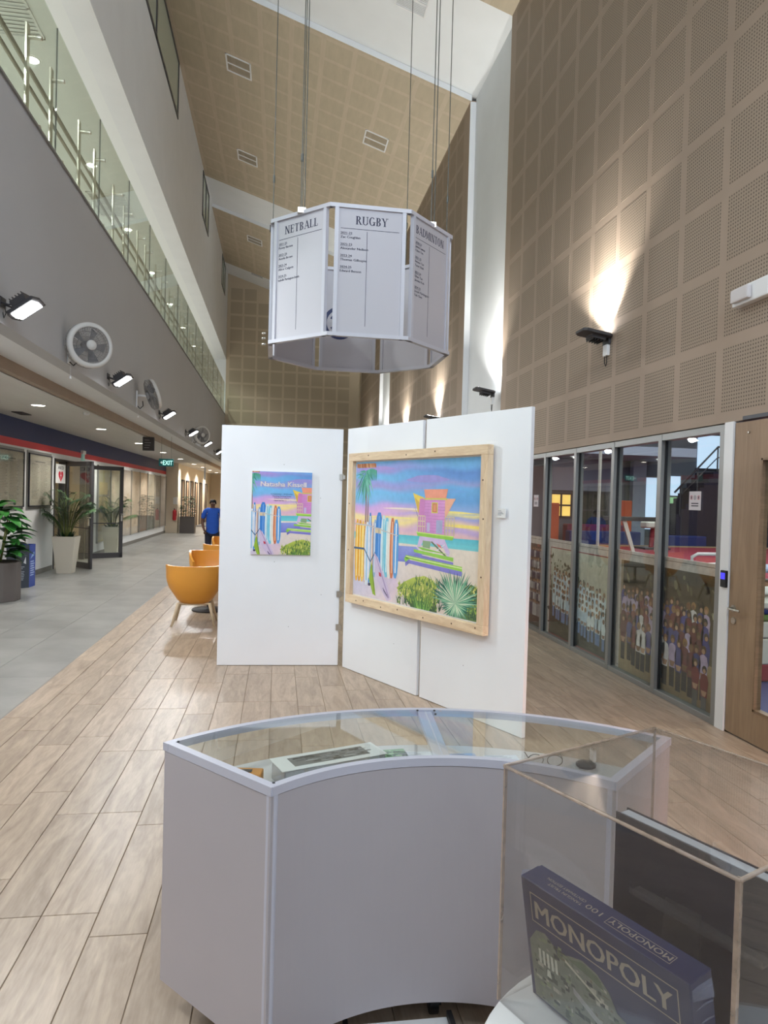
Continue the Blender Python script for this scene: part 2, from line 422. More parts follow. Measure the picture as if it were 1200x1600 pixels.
# end wall
we = struct(MB().box(XL - .05, YE, 0, XR + .6, YE + .3, 11.6).build('wall_back', mat('end_board', (188, 172, 148), .6)), 'far end wall of square beige acoustic panels')
M_perf3 = mat('perforated_board_end', (170, 156, 134), .62, spec=.25)
pe = MB().box(-.255, -.006, -.255, .255, .001, .255).mesh('acoustic_panel', M_perf3)
for i in range(10):
    x = XL + .1 + T * (i + .5)
    if x + .25 > XR: continue
    for j in range(18):
        z = .35 + T * j
        if z + .26 > zc(x + .26) - .05: continue
        if z > 2.2: place(pe, 'acoustic_panel', we, (x, YE, z))
# lower right: solid wall past the glazing, wall around the door
wl = MB(); wl.box(XR, 9.76, 0, XR + .2, YE, 2.40); wl.box(XR + .0, -7, 0, XR + .2, 2.6, 2.40); wl.box(XR, 4.93, 0, XR + .2, 5.02, 2.40)
struct(wl.build('wall_right', M_white), 'white lower right wall beside the glazing')
# ceiling
def roof(x0, x1, a, b, dz, th=.1):
    mb = MB(); mb.slab([(x0, a, zc(x0) + dz), (x1, a, zc(x1) + dz), (x1, b, zc(x1) + dz), (x0, b, zc(x0) + dz)], (0, 0, th)); return mb
cl = struct(roof(XL - .1, XR + .5, Y0, YE + .3, .12, .2).build('ceiling', M_white), 'white sloping hall ceiling between the beige bays')
cb = [(Y0, -3.5), (-1.1, 10.75), (13.15, 21.75), (24.05, 29.6)]
mb = MB(); me_ = MB()
for a, b in cb:
    x0, x1 = XL, XR + .02
    mb.slab([(x0, a, zc(x0)), (x1, a, zc(x1)), (x1, b, zc(x1)), (x0, b, zc(x0))], (0, 0, .119))
    me_.slab([(x0, a - .004, zc(x0) + .003), (x1, a - .004, zc(x1) + .003), (x1, a, zc(x1) + .003), (x0, a, zc(x0) + .003)], (0, 0, .115))
mb.build('ceiling_board', M_ceilb, cl); me_.build('board_edge', M_white, cl)
# left: upper wall with clerestory windows
wu = struct(MB().box(XL - .35, Y0, 7.67, XL, YE, 11.5).build('wall_left', M_white), 'white upper left wall with high narrow windows')
def clerestory(n, y0, y1, z0, z1, lab):
    w = thing('window_%d' % n, lab, 'window', (XL, (y0 + y1) / 2, z0)); struct(w)
    L = y1 - y0; H = z1 - z0; f = MB()
    for a, b in ((-L / 2, -L / 2 + .07), (L / 2 - .07, L / 2), (-.04, .04)): f.box(-.05, a, 0, .02, b, H)
    for a, b in ((0, .07), (H - .07, H)): f.box(-.05, -L / 2, a, .02, L / 2, b)
    f.build('window_frame', M_dalu, w)
    for s in (-1, 1): MB().box(-.02, s * L / 4 - L / 4 + .05, .05, .004, s * L / 4 + L / 4 - .05, H - .05).build('pane', M_winlit, w)
clerestory(1, 10.6, 16.15, 10.0, 11.26, 'nearest dark framed clerestory window high on the left wall')
clerestory(2, 21.2, 22.95, 9.9, 11.2, 'second clerestory window high on the left wall, by the white ceiling band')
clerestory(3, 28.3, 29.9, 10.0, 11.2, 'farthest clerestory window high on the left wall, at the end wall')
# fascia, soffit, beige downstand, lower ceiling, gallery slab and rooms
struct(MB().box(XL - .18, Y0, 3.16, XL, YE, 5.24).build('wall_left', M_fascia), 'grey balcony fascia carrying the fans and floodlights')
struct(MB().box(XL - .10, Y0, 5.24, XL + .02, YE, 5.262).build('trim_2', M_alu), 'metal strip under the balcony glass')
struct(MB().box(-3.0, Y0, 3.17, XL - .18, 60, 3.4).build('ceiling', M_white), 'white soffit under the balcony edge')
struct(MB().box(-3.12, Y0, 3.04, -3.0, 60, 3.3).build('trim_3', M_beige), 'beige beam edge along the aisle ceiling')
M_lowc = mat('aisle_ceiling', (206, 203, 198), .6, noise=.03, nscale=1.5, stretch=(6, .4, 1))
struct(MB().box(-9, Y0, 3.04, -3.1, 60, 3.2).build('ceiling', M_lowc), 'low aisle ceiling with round downlights')
M_gal = mat('gallery_paint', (226, 228, 228), .7)
struct(MB().box(-6.2, Y0, 4.9, XL - .18, YE, 5.2).build('floor', mat('gallery_floor', (190, 186, 178), .6)), 'gallery floor slab behind the glass')
struct(MB().box(-6.4, Y0, 5.2, -6.2, YE, 7.9).build('wall_left', M_gal), 'pale gallery back wall')
struct(MB().box(-6.4, Y0, 7.67, XL - .35, YE, 7.9).build('ceiling', M_gal), 'gallery ceiling seen through the balustrade')
struct(MB().box(-6.4, YE - .02, 3.3, XL - .0, YE + .2, 7.9).build('wall_back', M_gal), 'end wall of the gallery')
# left aisle wall
XW = -4.82
lw = MB()
for a, b in ((Y0, 16.07), (19.4, 31.3)): lw.box(XW - .2, a, 0, XW, b, 2.53)
lw.box(XW - .2, 16.07, 2.42, XW, 19.4, 2.53)
struct(lw.build('wall_left', M_white), 'white aisle wall under the navy and red bands')
struct(MB().box(XW - .2, Y0, 2.53, XW + .004, 31.3, 2.66).build('trim_4', M_red), 'red band along the aisle wall')
struct(MB().box(XW - .2, Y0, 2.66, XW + .004, 31.3, 3.05).build('trim_5', M_navy), 'navy band along the aisle wall')
mb = MB(); mb.box(XW, Y0, 0, XW + .014, 16.0, .1); mb.box(XW, 19.45, 0, XW + .014, 31.3, .1)
struct(mb.build('baseboard_left', mat('grey_skirting', (120, 118, 114), .5)), 'grey skirting of the aisle wall')
# beyond: pillar and warm corridor
M_warm = mat('cream_paint', (226, 212, 190), .7)
struct(MB().box(XW - .2, 31.3, 0, -4.3, 32.0, 3.04).build('wall_left', M_warm), 'cream pillar where the aisle narrows')
struct(MB().box(-4.6, 32, 0, -4.4, 60, 3.04).build('wall_left', M_warm), 'cream corridor wall with wooden doors')
struct(MB().box(-4.6, 47, 0, -1, 47.3, 3.04).build('wall_back', M_warm), 'cream wall at the corridor end')
struct(MB().box(XL, YE + .3, 0, XL + .2, 47, 3.2).build('wall_right', M_warm), 'cream wall on the far side of the corridor')
# reception room behind the aisle doors
rr = MB(); rr.box(-8.6, 13, 0, -8.4, 26, 3.04); rr.box(-8.6, 24, 0, -5.02, 24.2, 3.04); rr.box(-8.6, 13.9, 0, -5.02, 14.1, 3.04)
struct(rr.build('wall_left', M_warm), 'cream walls of the reception room')
# ---------------------------------------------------------------- balustrade: glass panels, posts, rail
PJ = [y for y in [7.95 + 1.81 * k for k in range(-3, 14)] if y < 31.6]
bal = thing('glass_balustrade', 'long glass balustrade with steel posts along the upper gallery', 'balustrade', (XL - .03, 0, 5.25))
for k in range(len(PJ) - 1):
    MB().box(-.006, PJ[k] + .012, .012, .006, PJ[k + 1] - .012, 1.37).build('glass_panel', M_gtint, bal)
    mb = MB(); mb.box(-.007, PJ[k] - .011, .01, .007, PJ[k] - .004, 1.37); mb.build('joint', M_dalu, bal)
post_m = MB().box(-.13, -.04, -.05, -.105, .04, 1.06).mesh('post', M_steel, bevel=.004)
so_m = MB().cyl((-.107, 0, 0), (.02, 0, 0), .022, n=12).mesh('standoff', M_steel)
for k in range(len(PJ) - 1):
    for d in (.2, 1.28):
        p = place(post_m, 'post', bal, (0, PJ[k] + d, 0))
        for z in (.06, .93): place(so_m, 'standoff', p, (0, 0, z))
M_rail = mat('dull_steel_rail', (128, 126, 118), .35, metal=.8)
MB().tube([(-.17, y, .74) for y in (2.6, 16, 31.3)], .024, 10).build('handrail', M_rail, bal)
MB().tube([(-.28, y, .74) for y in (2.6, 16, 31.3)], .02, 10).build('handrail', M_rail, bal)
MB().box(-.12, 2.6, -.02, .0, 31.4, .03).build('glass_channel', M_alu, bal)
# gallery ceiling vents and lamps
def grille(name, label, cat, loc, w, h, rot, dark, group=None, n=7):
    t = thing(name, label, cat, loc, group=group); t.rotation_euler = rot
    f = MB(); b = .03
    f.box(-w / 2, -h / 2, -.012, w / 2, -h / 2 + b, .01); f.box(-w / 2, h / 2 - b, -.012, w / 2, h / 2, .01)
    f.box(-w / 2, -h / 2, -.012, -w / 2 + b, h / 2, .01); f.box(w / 2 - b, -h / 2, -.012, w / 2, h / 2, .01)
    f.box(-w / 2, -.012, -.012, w / 2, .012, .01)
    f.build('frame', M_wplas, t)
    MB().box(-w / 2 + b, -h / 2 + b, .012, w / 2 - b, h / 2 - b, .016).build('backing', M_black if dark else M_dark, t)
    for s in (-1, 1):
        for k in range(n):
            y = s * (.02 + (h / 2 - b - .02) * (k + .5) / n)
            place(GS(w, dark), 'slat', t, (0, y, .004))
    return t
_gs = {}
M_slat = mat('grille_slat', (118, 122, 128), .5)
M_slatd = mat('grille_slat_dark', (70, 72, 78), .5)
def GS(w, d=0):
    w_, w = (w, d), w
    if w_ not in _gs: _gs[w_] = MB().slab([(-w / 2 + .03, -.012, -.006), (w / 2 - .03, -.012, -.006), (w / 2 - .03, .004, .006), (-w / 2 + .03, .004, .006)], (0, 0, .002)).mesh('slat', M_slatd if d else M_slat)
    return _gs[w_]
tilt = math.atan(.324)
vl = ['ceiling grille in the first beige bay, nearest the left wall', 'second ceiling grille down the left side of the first beige bay',
      'dark ceiling grille in the first beige bay, right of the hanging cables', 'dark ceiling grille in the near white ceiling band',
      'small ceiling grille beyond the second white band', 'farthest ceiling grille, in the last white band']
for (x, y, d, L, lab) in [(-1.05, 15.4, 0, 0, vl[0]), (-1.04, 19.45, 0, 0, vl[1]), (2.0, 15.93, 1, 0, vl[2]), (2.0, 11.5, 1, .12, vl[3]), (-1.05, 25.65, 0, 0, vl[4]), (-1.1, 29.95, 0, .12, vl[5])]:
    g = grille('ceiling_grille', lab, 'air vent', (x, y, zc(x) + L - .004), .56, .6, (0, tilt, 0), d)
for i, y in enumerate((9.3, 15.3)):
    g = grille('gallery_grille', ['large grille in the gallery ceiling behind the nearest glass', 'second grille in the gallery ceiling, farther along'][i], 'air vent', (-3.55, y, 7.66), .75, 1.2, (0, 0, 0), 0)
gl_m = MB().lathe([(.085, 0), (.085, -.012), (.075, -.018)], n=16).mesh('diffuser', M_lamp); rg_m = MB().lathe([(.105, .0), (.105, -.01), (.086, -.014), (.084, 0)], n=20, caps=False).mesh('trim_ring', M_wplas)
gd = thing('gallery_downlight', 'x', 'downlight', (-3.5, 7.3, 7.668), group='downlights in the gallery ceiling')
place(gl_m, 'diffuser', gd); place(rg_m, 'trim_ring', gd)
gd['label'] = 'nearest round downlight in the gallery ceiling behind the glass'
GS_ = [(-3.5, 4.2 + 3.1 * k) for k in range(9)]
for x, y in GS_:
    l = bpy.data.lights.new('gallery_lamp', 'SPOT'); l.energy = 420; l.spot_size = 2.7; l.spot_blend = .6; l.shadow_soft_size = .08; l.color = (.95, 1, .98)
    o = bpy.data.objects.new('gallery_lamp', l); C.objects.link(o); o.location = (x, y, 7.63)
ORD = ['second', 'third', 'fourth', 'fifth', 'sixth', 'seventh', 'eighth', 'ninth']
for k in range(1, 8): dup(gd, (-3.5, 7.3 + 3.1 * k, 7.668), 0, ORD[k - 1] + ' round downlight along the gallery ceiling behind the glass')
# aisle downlights with real light
dl = thing('aisle_downlight', 'x', 'downlight', (-3.7, 11.5, 3.038), group='round downlights along the aisle ceiling')
MB().lathe([(.1, .002), (.1, -.006), (.09, -.01)], n=20).build('diffuser', M_lamp, dl)
MB().lathe([(.125, .002), (.125, -.008), (.101, -.012), (.1, 0)], n=24, caps=False).build('trim_ring', M_wplas, dl)
DY = [-.4, 3.55, 7.5, 11.5, 15.4, 19.35, 23.4, 27.4, 31.7, 35.2, 39, 43]
names = {3: 'nearest round aisle downlight, beside the small ceiling vent', 4: 'second round aisle downlight, above the open glass doors', 5: 'third round aisle downlight, beside the dark hanging sign', 6: 'fourth round aisle downlight, above the exit sign'}
for k, y in enumerate(DY):
    x = -3.7
    c = dl if k == 3 else dup(dl, (x, y, 3.038))
    if k in names: c['label'] = names[k]; 
    elif k < 3: c['label'] = ['first', 'second', 'third'][k] + ' of the round aisle downlights nearer than the picture shows'
    else: c['label'] = ['first', 'second', 'third', 'fourth', 'fifth'][k - 7] + ' round aisle ceiling downlight beyond the exit sign'
    l = bpy.data.lights.new('downlight', 'SPOT'); l.energy = 170 if y < 31 else 330; l.spot_size = 2.6; l.spot_blend = .6; l.shadow_soft_size = .09; l.color = (1, .955, .88)
    o = bpy.data.objects.new('downlight_lamp', l); C.objects.link(o); o.location = (x, y, 3.0)
sv = thing('ceiling_speaker_vent', 'small dark rectangular vent in the aisle ceiling above the navy band', 'air vent', (-4.4, 12.85, 3.038))
MB().box(-.09, -.22, -.012, .09, .22, 0).build('frame', M_dark, sv)
for k in range(5): MB().box(-.07 + .03 * k, -.2, -.018, -.06 + .03 * k, .2, -.012).build('slat', M_black, sv)

# ---------------------------------------------------------------- floodlights on the fascia
def flood(label, loc, aim, up=False):
    t = thing('floodlight', label, 'floodlight', loc, group='floodlights along the balcony fascia')
    MB().box(0, -.06, -.04, .012, .06, .04).build('wall_plate', M_dark, t)
    d = Vector(aim).normalized(); c = Vector((.17, 0, .0))
    MB().tube([(.01, -.05, -.01), (.07, -.05, -.03), c + Vector((0, -.04, 0))], .008, 6).tube([(.01, .05, -.01), (.07, .05, -.03), c + Vector((0, .04, 0))], .008, 6).build('bracket', M_dark, t)
    h = bpy.data.objects.new('lamp_head', None)
    R3 = d.to_track_quat('Z', 'X').to_matrix().to_4x4(); Mh = Matrix.Translation(c) @ R3
    mb = MB(Mh); mb.prism([(-.13, -.10), (.13, -.10), (.15, 0), (.13, .10), (-.13, .10), (-.15, 0)], .03, .065); mb.prism([(-.07, -.08), (.07, -.08), (.07, .08), (-.07, .08)], -.04, .03)
    hd = mb.build('lamp_head', M_dark, t, bevel=.004)
    for k in range(5):
        MB(Mh).box(-.062 + .03 * k, -.075, -.062, -.056 + .03 * k, .075, -.038).build('cooling_fin', M_dark, hd)
    MB(Mh).prism([(-.105, -.085), (.105, -.085), (.12, 0), (.105, .085), (-.105, .085), (-.12, 0)], .0655, .072).build('lens', M_lens, t)
    MB().tube([(.02, .0, -.03), (.03, .01, -.09), (.01, .02, -.13), (.0, .02, -.08)], .004, 6).build('cable', M_black, t)
    return t
FY = [(2.45, 'out'), (6.5, 'nearest floodlight on the balcony fascia, at the left edge'), (10.3, 'floodlight on the fascia right after the first wall fan'), (14.55, 'floodlight on the fascia right after the second wall fan'),
      (18.6, 'floodlight on the fascia just before the third wall fan'), (22.4, 'floodlight on the fascia just past the third wall fan'), (26.6, 'farthest floodlight on the fascia beside the white board edge')]
AIM = Vector((.50, -.10, -.80))
for y, lab in FY:
    if lab == 'out': lab = 'floodlight on the fascia nearer than the picture shows'
    flood(lab, (XL, y, 3.34), AIM)
    l = bpy.data.lights.new('flood', 'SPOT'); l.energy = 125 if y < 3 else 215; l.spot_size = 2.95; l.spot_blend = .25; l.shadow_soft_size = .08; l.color = (.93, .97, 1)
    o = bpy.data.objects.new('flood_lamp', l); C.objects.link(o); o.location = Vector((XL + .17, y, 3.34)) + AIM.normalized() * .085
    o.rotation_euler = AIM.to_track_quat('-Z', 'Y').to_euler()

# ---------------------------------------------------------------- wall washers on the right wall
def washer(label, y, z):
    t = thing('wall_washer', label, 'floodlight', (XR, y, z), group='uplights on the beige right wall')
    MB().box(-.035, -.05, -.17, 0, .05, -.05).build('junction_box', M_wplas, t, bevel=.004)
    MB().box(-.03, -.07, -.05, 0, .07, .03).build('wall_plate', M_dark, t)
    MB().tube([(-.02, -.02, -.17), (-.03, -.04, -.25), (-.02, -.0, -.28), (-.02, .03, -.24), (-.02, .03, -.1)], .005, 6).build('cable', M_black, t)
    A = Matrix.Rotation(.16, 4, 'Y')
    mb = MB(A); mb.prism([(-.34, -.09), (-.30, -.13), (-.04, -.13), (0, -.09), (0, .09), (-.04, .13), (-.30, .13), (-.34, .09)], .01, .045)
    mb.prism([(-.22, -.08), (-.06, -.08), (-.06, .08), (-.22, .08)], -.03, .01)
    hd = mb.build('lamp_head', M_dark, t, bevel=.005)
    for k in range(5): MB(A).box(-.21 + .03 * k, -.08, -.05, -.204 + .03 * k, .08, -.03).build('cooling_fin', M_black, hd)
    MB(A).box(-.30, -.1, .046, -.05, .1, .05).build('lens', M_lens, t)
WY = [3.1, 7.1, 11.15, 15.1, 19.1, 23.1, 27]
WL = ['uplight on the right wall nearer than the picture shows', 'nearest uplight on the beige wall, above the glazing', 'uplight at the foot of the near white column',
      'uplight behind the display boards, just past the near white column', 'farther uplight behind the display boards', 'distant uplight near the second white column', 'farthest uplight on the right wall']
for y, lab in zip(WY, WL):
    washer(lab, y, 3.5)
    l = bpy.data.lights.new('washer', 'SPOT'); l.energy = 480; l.spot_size = 2.0; l.spot_blend = .55; l.shadow_soft_size = .05; l.color = (1, .985, .92)
    o = bpy.data.objects.new('washer_lamp', l); C.objects.link(o); o.location = (XR - .16, y, 3.585)
    o.rotation_euler = Vector((.16, .1, .9)).to_track_quat('-Z', 'Y').to_euler()
# emergency light on the right wall
e = thing('emergency_light', 'white twin spot emergency light box on the right wall at the picture edge', 'emergency light', (XR, 4.72, 3.33))
MB().box(-.07, -.2, -.07, 0, .2, .07).build('housing', M_wplas, e, bevel=.012, seg=2)
MB().box(-.11, -.03, -.05, -.07, .17, .05).build('lens', mat('frosted_cover', (205, 200, 200), .25), e, bevel=.015, seg=2)

# ---------------------------------------------------------------- wall fans
M_cage = mat('fan_cage_grey', (150, 148, 148), .45)
M_fring = mat('fan_ring', (206, 204, 200), .45)
def fan(label, loc, yaw, pitch):
    t = thing('wall_fan', label, 'fan', loc, group='round wall fans on the balcony fascia')
    MB().box(0, -.035, -.16, .02, .035, .12).build('wall_plate', M_wplas, t, bevel=.006)
    MB().tube([(.01, 0, .04), (.12, 0, .04), (.17, 0, .03)], .018, 8).build('arm', M_wplas, t)
    MB().tube([(.02, 0, -.14), (.06, 0, -.18), (.11, .0, -.13), (.1, 0, -.05)], .008, 6).build('cable', M_black, t)
    Rm = Matrix.Translation((.2, 0, .05)) @ Matrix.Rotation(yaw, 4, 'Z') @ Matrix.Rotation(-pitch, 4, 'Y') @ Matrix.Scale(.84, 4)
    MB(Rm).lathe([(.03, -.06), (.07, -.05), (.075, .03), (.05, .06)], n=16, ax='X').build('motor', M_cage, t)
    R = .3
    c = MB(Rm)
    for r, h in ((R, .02), (R, .1), (.27, .0), (.2, -.01), (.13, -.01)):
        c.tube([(h, r * math.cos(a), r * math.sin(a)) for a in [2 * PI * k / 28 for k in range(28)]], .004, 4, closed=True)
    for k in range(44):
        a = 2 * PI * k / 44; ca, sa = math.cos(a), math.sin(a)
        c.tube([(-.012, .07 * ca, .07 * sa), (.0, .24 * ca, .24 * sa), (.03, R * ca, R * sa), (.1, R * ca, R * sa)], .0022, 3)
    c.build('rear_cage', M_cage, t)
    c = MB(Rm)
    for r, h in ((.235, .165), (.18, .172), (.12, .175)):
        c.tube([(h, r * math.cos(a), r * math.sin(a)) for a in [2 * PI * k / 28 for k in range(28)]], .0025, 3, closed=True)
    for k in range(72):
        a = 2 * PI * k / 72; a2 = a + .35
        c.tube([(.172, .06 * math.cos(a2), .06 * math.sin(a2)), (.17, .16 * math.cos(a + .15), .16 * math.sin(a + .15)), (.155, .255 * math.cos(a), .255 * math.sin(a))], .0022, 3)
    c.build('front_grille', M_cage, t)
    MB(Rm).lathe([(.302, .09), (.305, .13), (.29, .155), (.245, .165), (.24, .15), (.28, .135), (.294, .1)], n=40, ax='X', caps=False).build('ring', M_fring, t)
    MB(Rm).lathe([(.07, .165), (.06, .19), (.012, .195)], n=24, ax='X').build('badge', M_fring, t)
    bl = MB(Rm)
    for k in range(5):
        a0 = 2 * PI * k / 5; pts = []
        for (r, da, h) in ((.05, -.2, .04), (.22, -.28, .035), (.235, .25, .11), (.06, .35, .09)):
            pts.append((h, r * math.cos(a0 + da), r * math.sin(a0 + da)))
        bl.slab(pts, (.004, 0, 0))
    bl.build('blades', mat('fan_blade', (128, 128, 130), .4), t)
    MB().cyl((.03, -.0, -.16), (.03, 0, -.30), .0015, n=5).cyl((.03, 0, -.33), (.03, 0, -.30), .013, .007, n=10).build('pull_cord', M_wplas, t)
    return t
fan('nearest wall fan on the fascia, turned to face the viewer', (XL, 8.42, 3.33), -.95, -.05)
fan('second wall fan on the fascia, seen edge-on', (XL, 12.3, 3.32), .35, .35)
fan('third wall fan on the fascia, close to the white board', (XL, 20.1, 3.32), -.85, 0)
fan('farthest wall fan on the fascia, mostly hidden by the white board', (XL, 28.4, 3.32), -.6, 0)

# ---------------------------------------------------------------- signs in the aisle
M_exit = mat('exit_green', (18, 92, 92), .5, emit=.25)
M_exitw = mat('exit_letters', (210, 240, 235), .5, emit=.5)
M_rod = mat('thin_rod', (120, 120, 118), .4, metal=.6)
ex = thing('exit_sign', 'green hanging EXIT sign on two thin rods', 'sign', (-2.85, 18.5, 2.41))
MB().box(-.18, -.02, 0, .18, .02, .19).build('sign_box', M_exit, ex, bevel=.004)
tb = MB(); text(tb, 'EXIT', (-.075, -.021, .035), (1, 0, 0), (0, 0, 1), .12, width=.235, bold=.02)
tb.add([(-.145, -.0215, .095), (-.105, -.0215, .135), (-.105, -.0215, .055)], [(0, 1, 2)]); tb.box(-.11, -.0217, .085, -.085, -.0213, .105)
tb.build('lettering', M_exitw, ex)
MB().cyl((-.12, 0, .19), (-.12, 0, .76), .004, n=6).cyl((.12, 0, .19), (.12, 0, .76), .004, n=6).build('hanging_rods', M_rod, ex)
bs = thing('hanging_sign', 'dark grey hanging direction sign under the aisle ceiling', 'sign', (-3.06, 17.2, 2.72))
MB().box(-.13, -.04, 0, .13, .04, .32).build('sign_box', M_dark, bs, bevel=.004)
tb = MB()
for k in range(4): tb.box(-.09, -.0415, .06 + .06 * k, .02 + .02 * (k % 3), -.0405, .072 + .06 * k)
tb.build('lettering', mat('dull_white_print', (150, 148, 150), .6), bs)
tb = thing('hanging_pennant', 'slim white pendant hanging below the aisle ceiling, beyond the exit sign', 'sign', (-2.95, 29, 2.25))
MB().box(-.035, -.01, .05, .035, .01, .55).build('panel', M_wplas, tb, bevel=.003); MB().cyl((0, 0, .55), (0, 0, .79), .004, n=6).build('hanging_rod', M_rod, tb)
em = thing('door_emergency_lamp', 'small white and green emergency lamp on the red band above the open doors', 'emergency light', (XW, 18.2, 2.47))
MB().box(0, -.12, .16, .07, .12, .25).build('housing', M_wplas, em, bevel=.008)
MB().box(.005, -.09, 0, .05, .09, .16).build('sign_plate', mat('pale_green_plate', (150, 196, 186), .4, emit=.15), em, bevel=.004)
sn = tag(MB().lathe([(.05, .0), (.05, -.03), (.035, -.045)], n=16).build('smoke_detector', M_wplas, loc=(-3.2, 12.3, 3.038)), 'small white round detector on the aisle ceiling near the beige beam', 'detector')

# ---------------------------------------------------------------- aisle wall: honours boards
M_brd = print_mat('board_print', rough=.35, noise=.05)
M_frost = glass_mat('board_glass', (250, 250, 248), ior=1.25, haze=.10, hcol=(200, 196, 186))
M_bframe = mat('slim_dark_frame', (44, 44, 58), .4)
def board(label, y0, y1, z0=1.39, z1=2.44, cols=2, base=(188, 184, 174)):
    t = thing('honours_board', label, 'notice board', (XW, (y0 + y1) / 2, z0), group=None); L = y1 - y0; H = z1 - z0
    MB().box(0, -L / 2 - .04, -.05, .02, L / 2 + .04, H + .05).build('backing', M_alu, t)
    pm_ = MB(); pm_.box(.021, -L / 2, 0, .024, L / 2, H, col=base)
    rr_ = random.Random(int(y0 * 10))
    for c in range(cols):
        yc = -L / 2 + L * (c + .5) / cols; w = L / cols * .72
        pm_.box(.0245, yc - w * .3, H * .84, .0248, yc + w * .3, H * .865, col=(110, 106, 104))
        for k in range(26):
            z = H * .8 - k * H * .026
            for q in range(2):
                ya = yc - w / 2 + q * w * .52; pm_.box(.0245, ya, z, .0248, ya + w * rr_.uniform(.3, .46), z + H * .011, col=(130, 126, 122))
    pm_.build('print', M_brd, t)
    f = MB()
    for a, b, c_, d in ((-L / 2, -L / 2 + .02, 0, H), (L / 2 - .02, L / 2, 0, H), (-L / 2, L / 2, 0, .02), (-L / 2, L / 2, H - .02, H)): f.box(.024, a, c_, .05, b, d)
    f.build('frame', M_bframe, t); MB().box(.042, -L / 2 + .02, .02, .046, L / 2 - .02, H - .02).build('pane', M_frost, t)
board('framed honours board at the left edge of the picture', 11.3, 14.15)
board('smaller framed honours board just before the open glass doors', 14.42, 15.78, cols=1)
edge_cols = [(196, 190, 120), (120, 150, 110), (96, 104, 130), (170, 150, 130), (190, 140, 110), (130, 150, 140), (110, 110, 115), (150, 120, 120)]
elab = ['yellow-tinted display panel just past the open doors', 'green-edged glass display panel on the aisle wall', 'blue-edged glass display panel on the aisle wall', 'brown glass display panel next to the blue-edged one',
        'orange-edged glass display panel on the aisle wall', 'pale green glass display panel near the aisle end', 'dark grey glass display panel near the aisle end', 'last glass display panel before the cream pillar']
M_dprint = print_mat('display_print', rough=.3, noise=.12, nscale=3)
for k in range(8):
    y0 = 19.7 + 1.44 * k; y1 = y0 + 1.38; c = edge_cols[k]; z0, z1 = .34, 2.42
    t = thing('wall_display', elab[k], 'wall display', (XW, (y0 + y1) / 2, z0)); L = 1.38; H = z1 - z0; rr_ = random.Random(k + 3)
    pm_ = MB(); body = tuple(int(.4 * a + .6 * 200) for a in c)
    pm_.box(0, -L / 2, 0, .02, L / 2, H, col=c); pm_.box(.02, -L / 2 + .07, .06, .022, L / 2 - .07, H - .06, col=body)
    if k == 0:  # yellow reflection in the glass, painted into the print as squares
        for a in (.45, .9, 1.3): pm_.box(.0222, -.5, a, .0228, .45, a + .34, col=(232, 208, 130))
    for q in range(14):
        z = rr_.uniform(.15, H - .3); y = rr_.uniform(-L / 2 + .12, L / 2 - .35); v = rr_.choice([(150, 140, 130), (196, 190, 180), (110, 108, 110), c])
        pm_.box(.0222, y, z, .0226, y + rr_.uniform(.1, .3), z + rr_.uniform(.05, .22), col=v)
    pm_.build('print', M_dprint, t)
    f = MB(); f.box(0, -L / 2 - .02, -.02, .05, -L / 2, H + .02); f.box(0, L / 2, -.02, .05, L / 2 + .02, H + .02); f.build('frame', M_alu, t)
    MB().box(.04, -L / 2, 0, .046, L / 2, H).build('pane', M_frost, t)
# AED sign
M_pr = print_mat('sign_print', noise=0)
a = thing('aed_sign', 'white AED sign with a red heart beside the glass doors', 'sign', (XW + .06, 16.0, 1.88))
pm_ = MB(); pm_.box(-.008, 0, 0, 0, .68, .42, col=(236, 236, 236))
text(pm_, 'AED', (.001, .34, .31), (0, 1, 0), (0, 0, 1), .07, width=.42, align='c', col=(40, 42, 60), bold=.05)
hp = [(.34 + .17 * 1.06 * math.sin(t) ** 3 * .95, .165 + .0085 * 1.0 * (13 * math.cos(t) - 5 * math.cos(2 * t) - 2 * math.cos(3 * t) - math.cos(4 * t))) for t in [2 * PI * k / 28 for k in range(28)]]
pm_.poly([(.001, y, z) for y, z in hp], col=(214, 36, 66))
pm_.poly([(.0016, .36, .26), (.0016, .29, .16), (.0016, .335, .165), (.0016, .31, .07), (.0016, .39, .19), (.0016, .345, .185)], col=(240, 240, 240))
pm_.build('print', M_pr, a)

# ---------------------------------------------------------------- open aluminium glass doors of the reception
d1 = thing('door_1', 'dark grey aluminium door frame of the reception opening', 'door', (XW, 16.07, 0)); struct(d1)
f = MB()
for y in (0, .72, 2.43, 3.27): f.box(-.12, y, 0, .01, y + .06, 2.42)
f.box(-.12, 0, 2.36, .01, 3.33, 2.42); f.box(-.1, 0, 2.1, 0, .72, 2.16)
f.build('door_frame', M_dalu, d1)
MB().box(-.06, .06, .05, -.05, .72, 2.1).build('side_pane', M_glass, d1); MB().box(-.06, 2.5, .05, -.05, 3.27, 2.36).build('side_pane', M_glass, d1)
def leaf(label, p, q):
    p = Vector(p); q = Vector(q); L = (q - p).length; an = math.atan2(q.y - p.y, q.x - p.x)
    t = thing('glass_door', label, 'door', (p.x, p.y, .015), an); H = 2.36; w = .085
    f = MB(); f.box(0, -.025, 0, w, .025, H); f.box(L - w, -.025, 0, L, .025, H); f.box(0, -.025, 0, L, .025, .13); f.box(0, -.025, H - .1, L, .025, H)
    f.build('door_frame', M_dalu, t); MB().box(w, -.004, .13, L - w, .004, H - .1).build('pane', M_glass, t)
    MB().box(w, -.006, .88, L - w, .006, .905).build('midrail', M_dalu, t)
    MB().box(L - .07, -.06, .95, L - .03, -.025, 1.1).box(L - .075, -.075, 1.12, L + .01, -.03, 1.14).build('handle', M_steel, t)
leaf('nearer open glass door leaf with dark grey frame, behind the tall white planter', (-4.78, 16.82), (-4.01, 16.02))
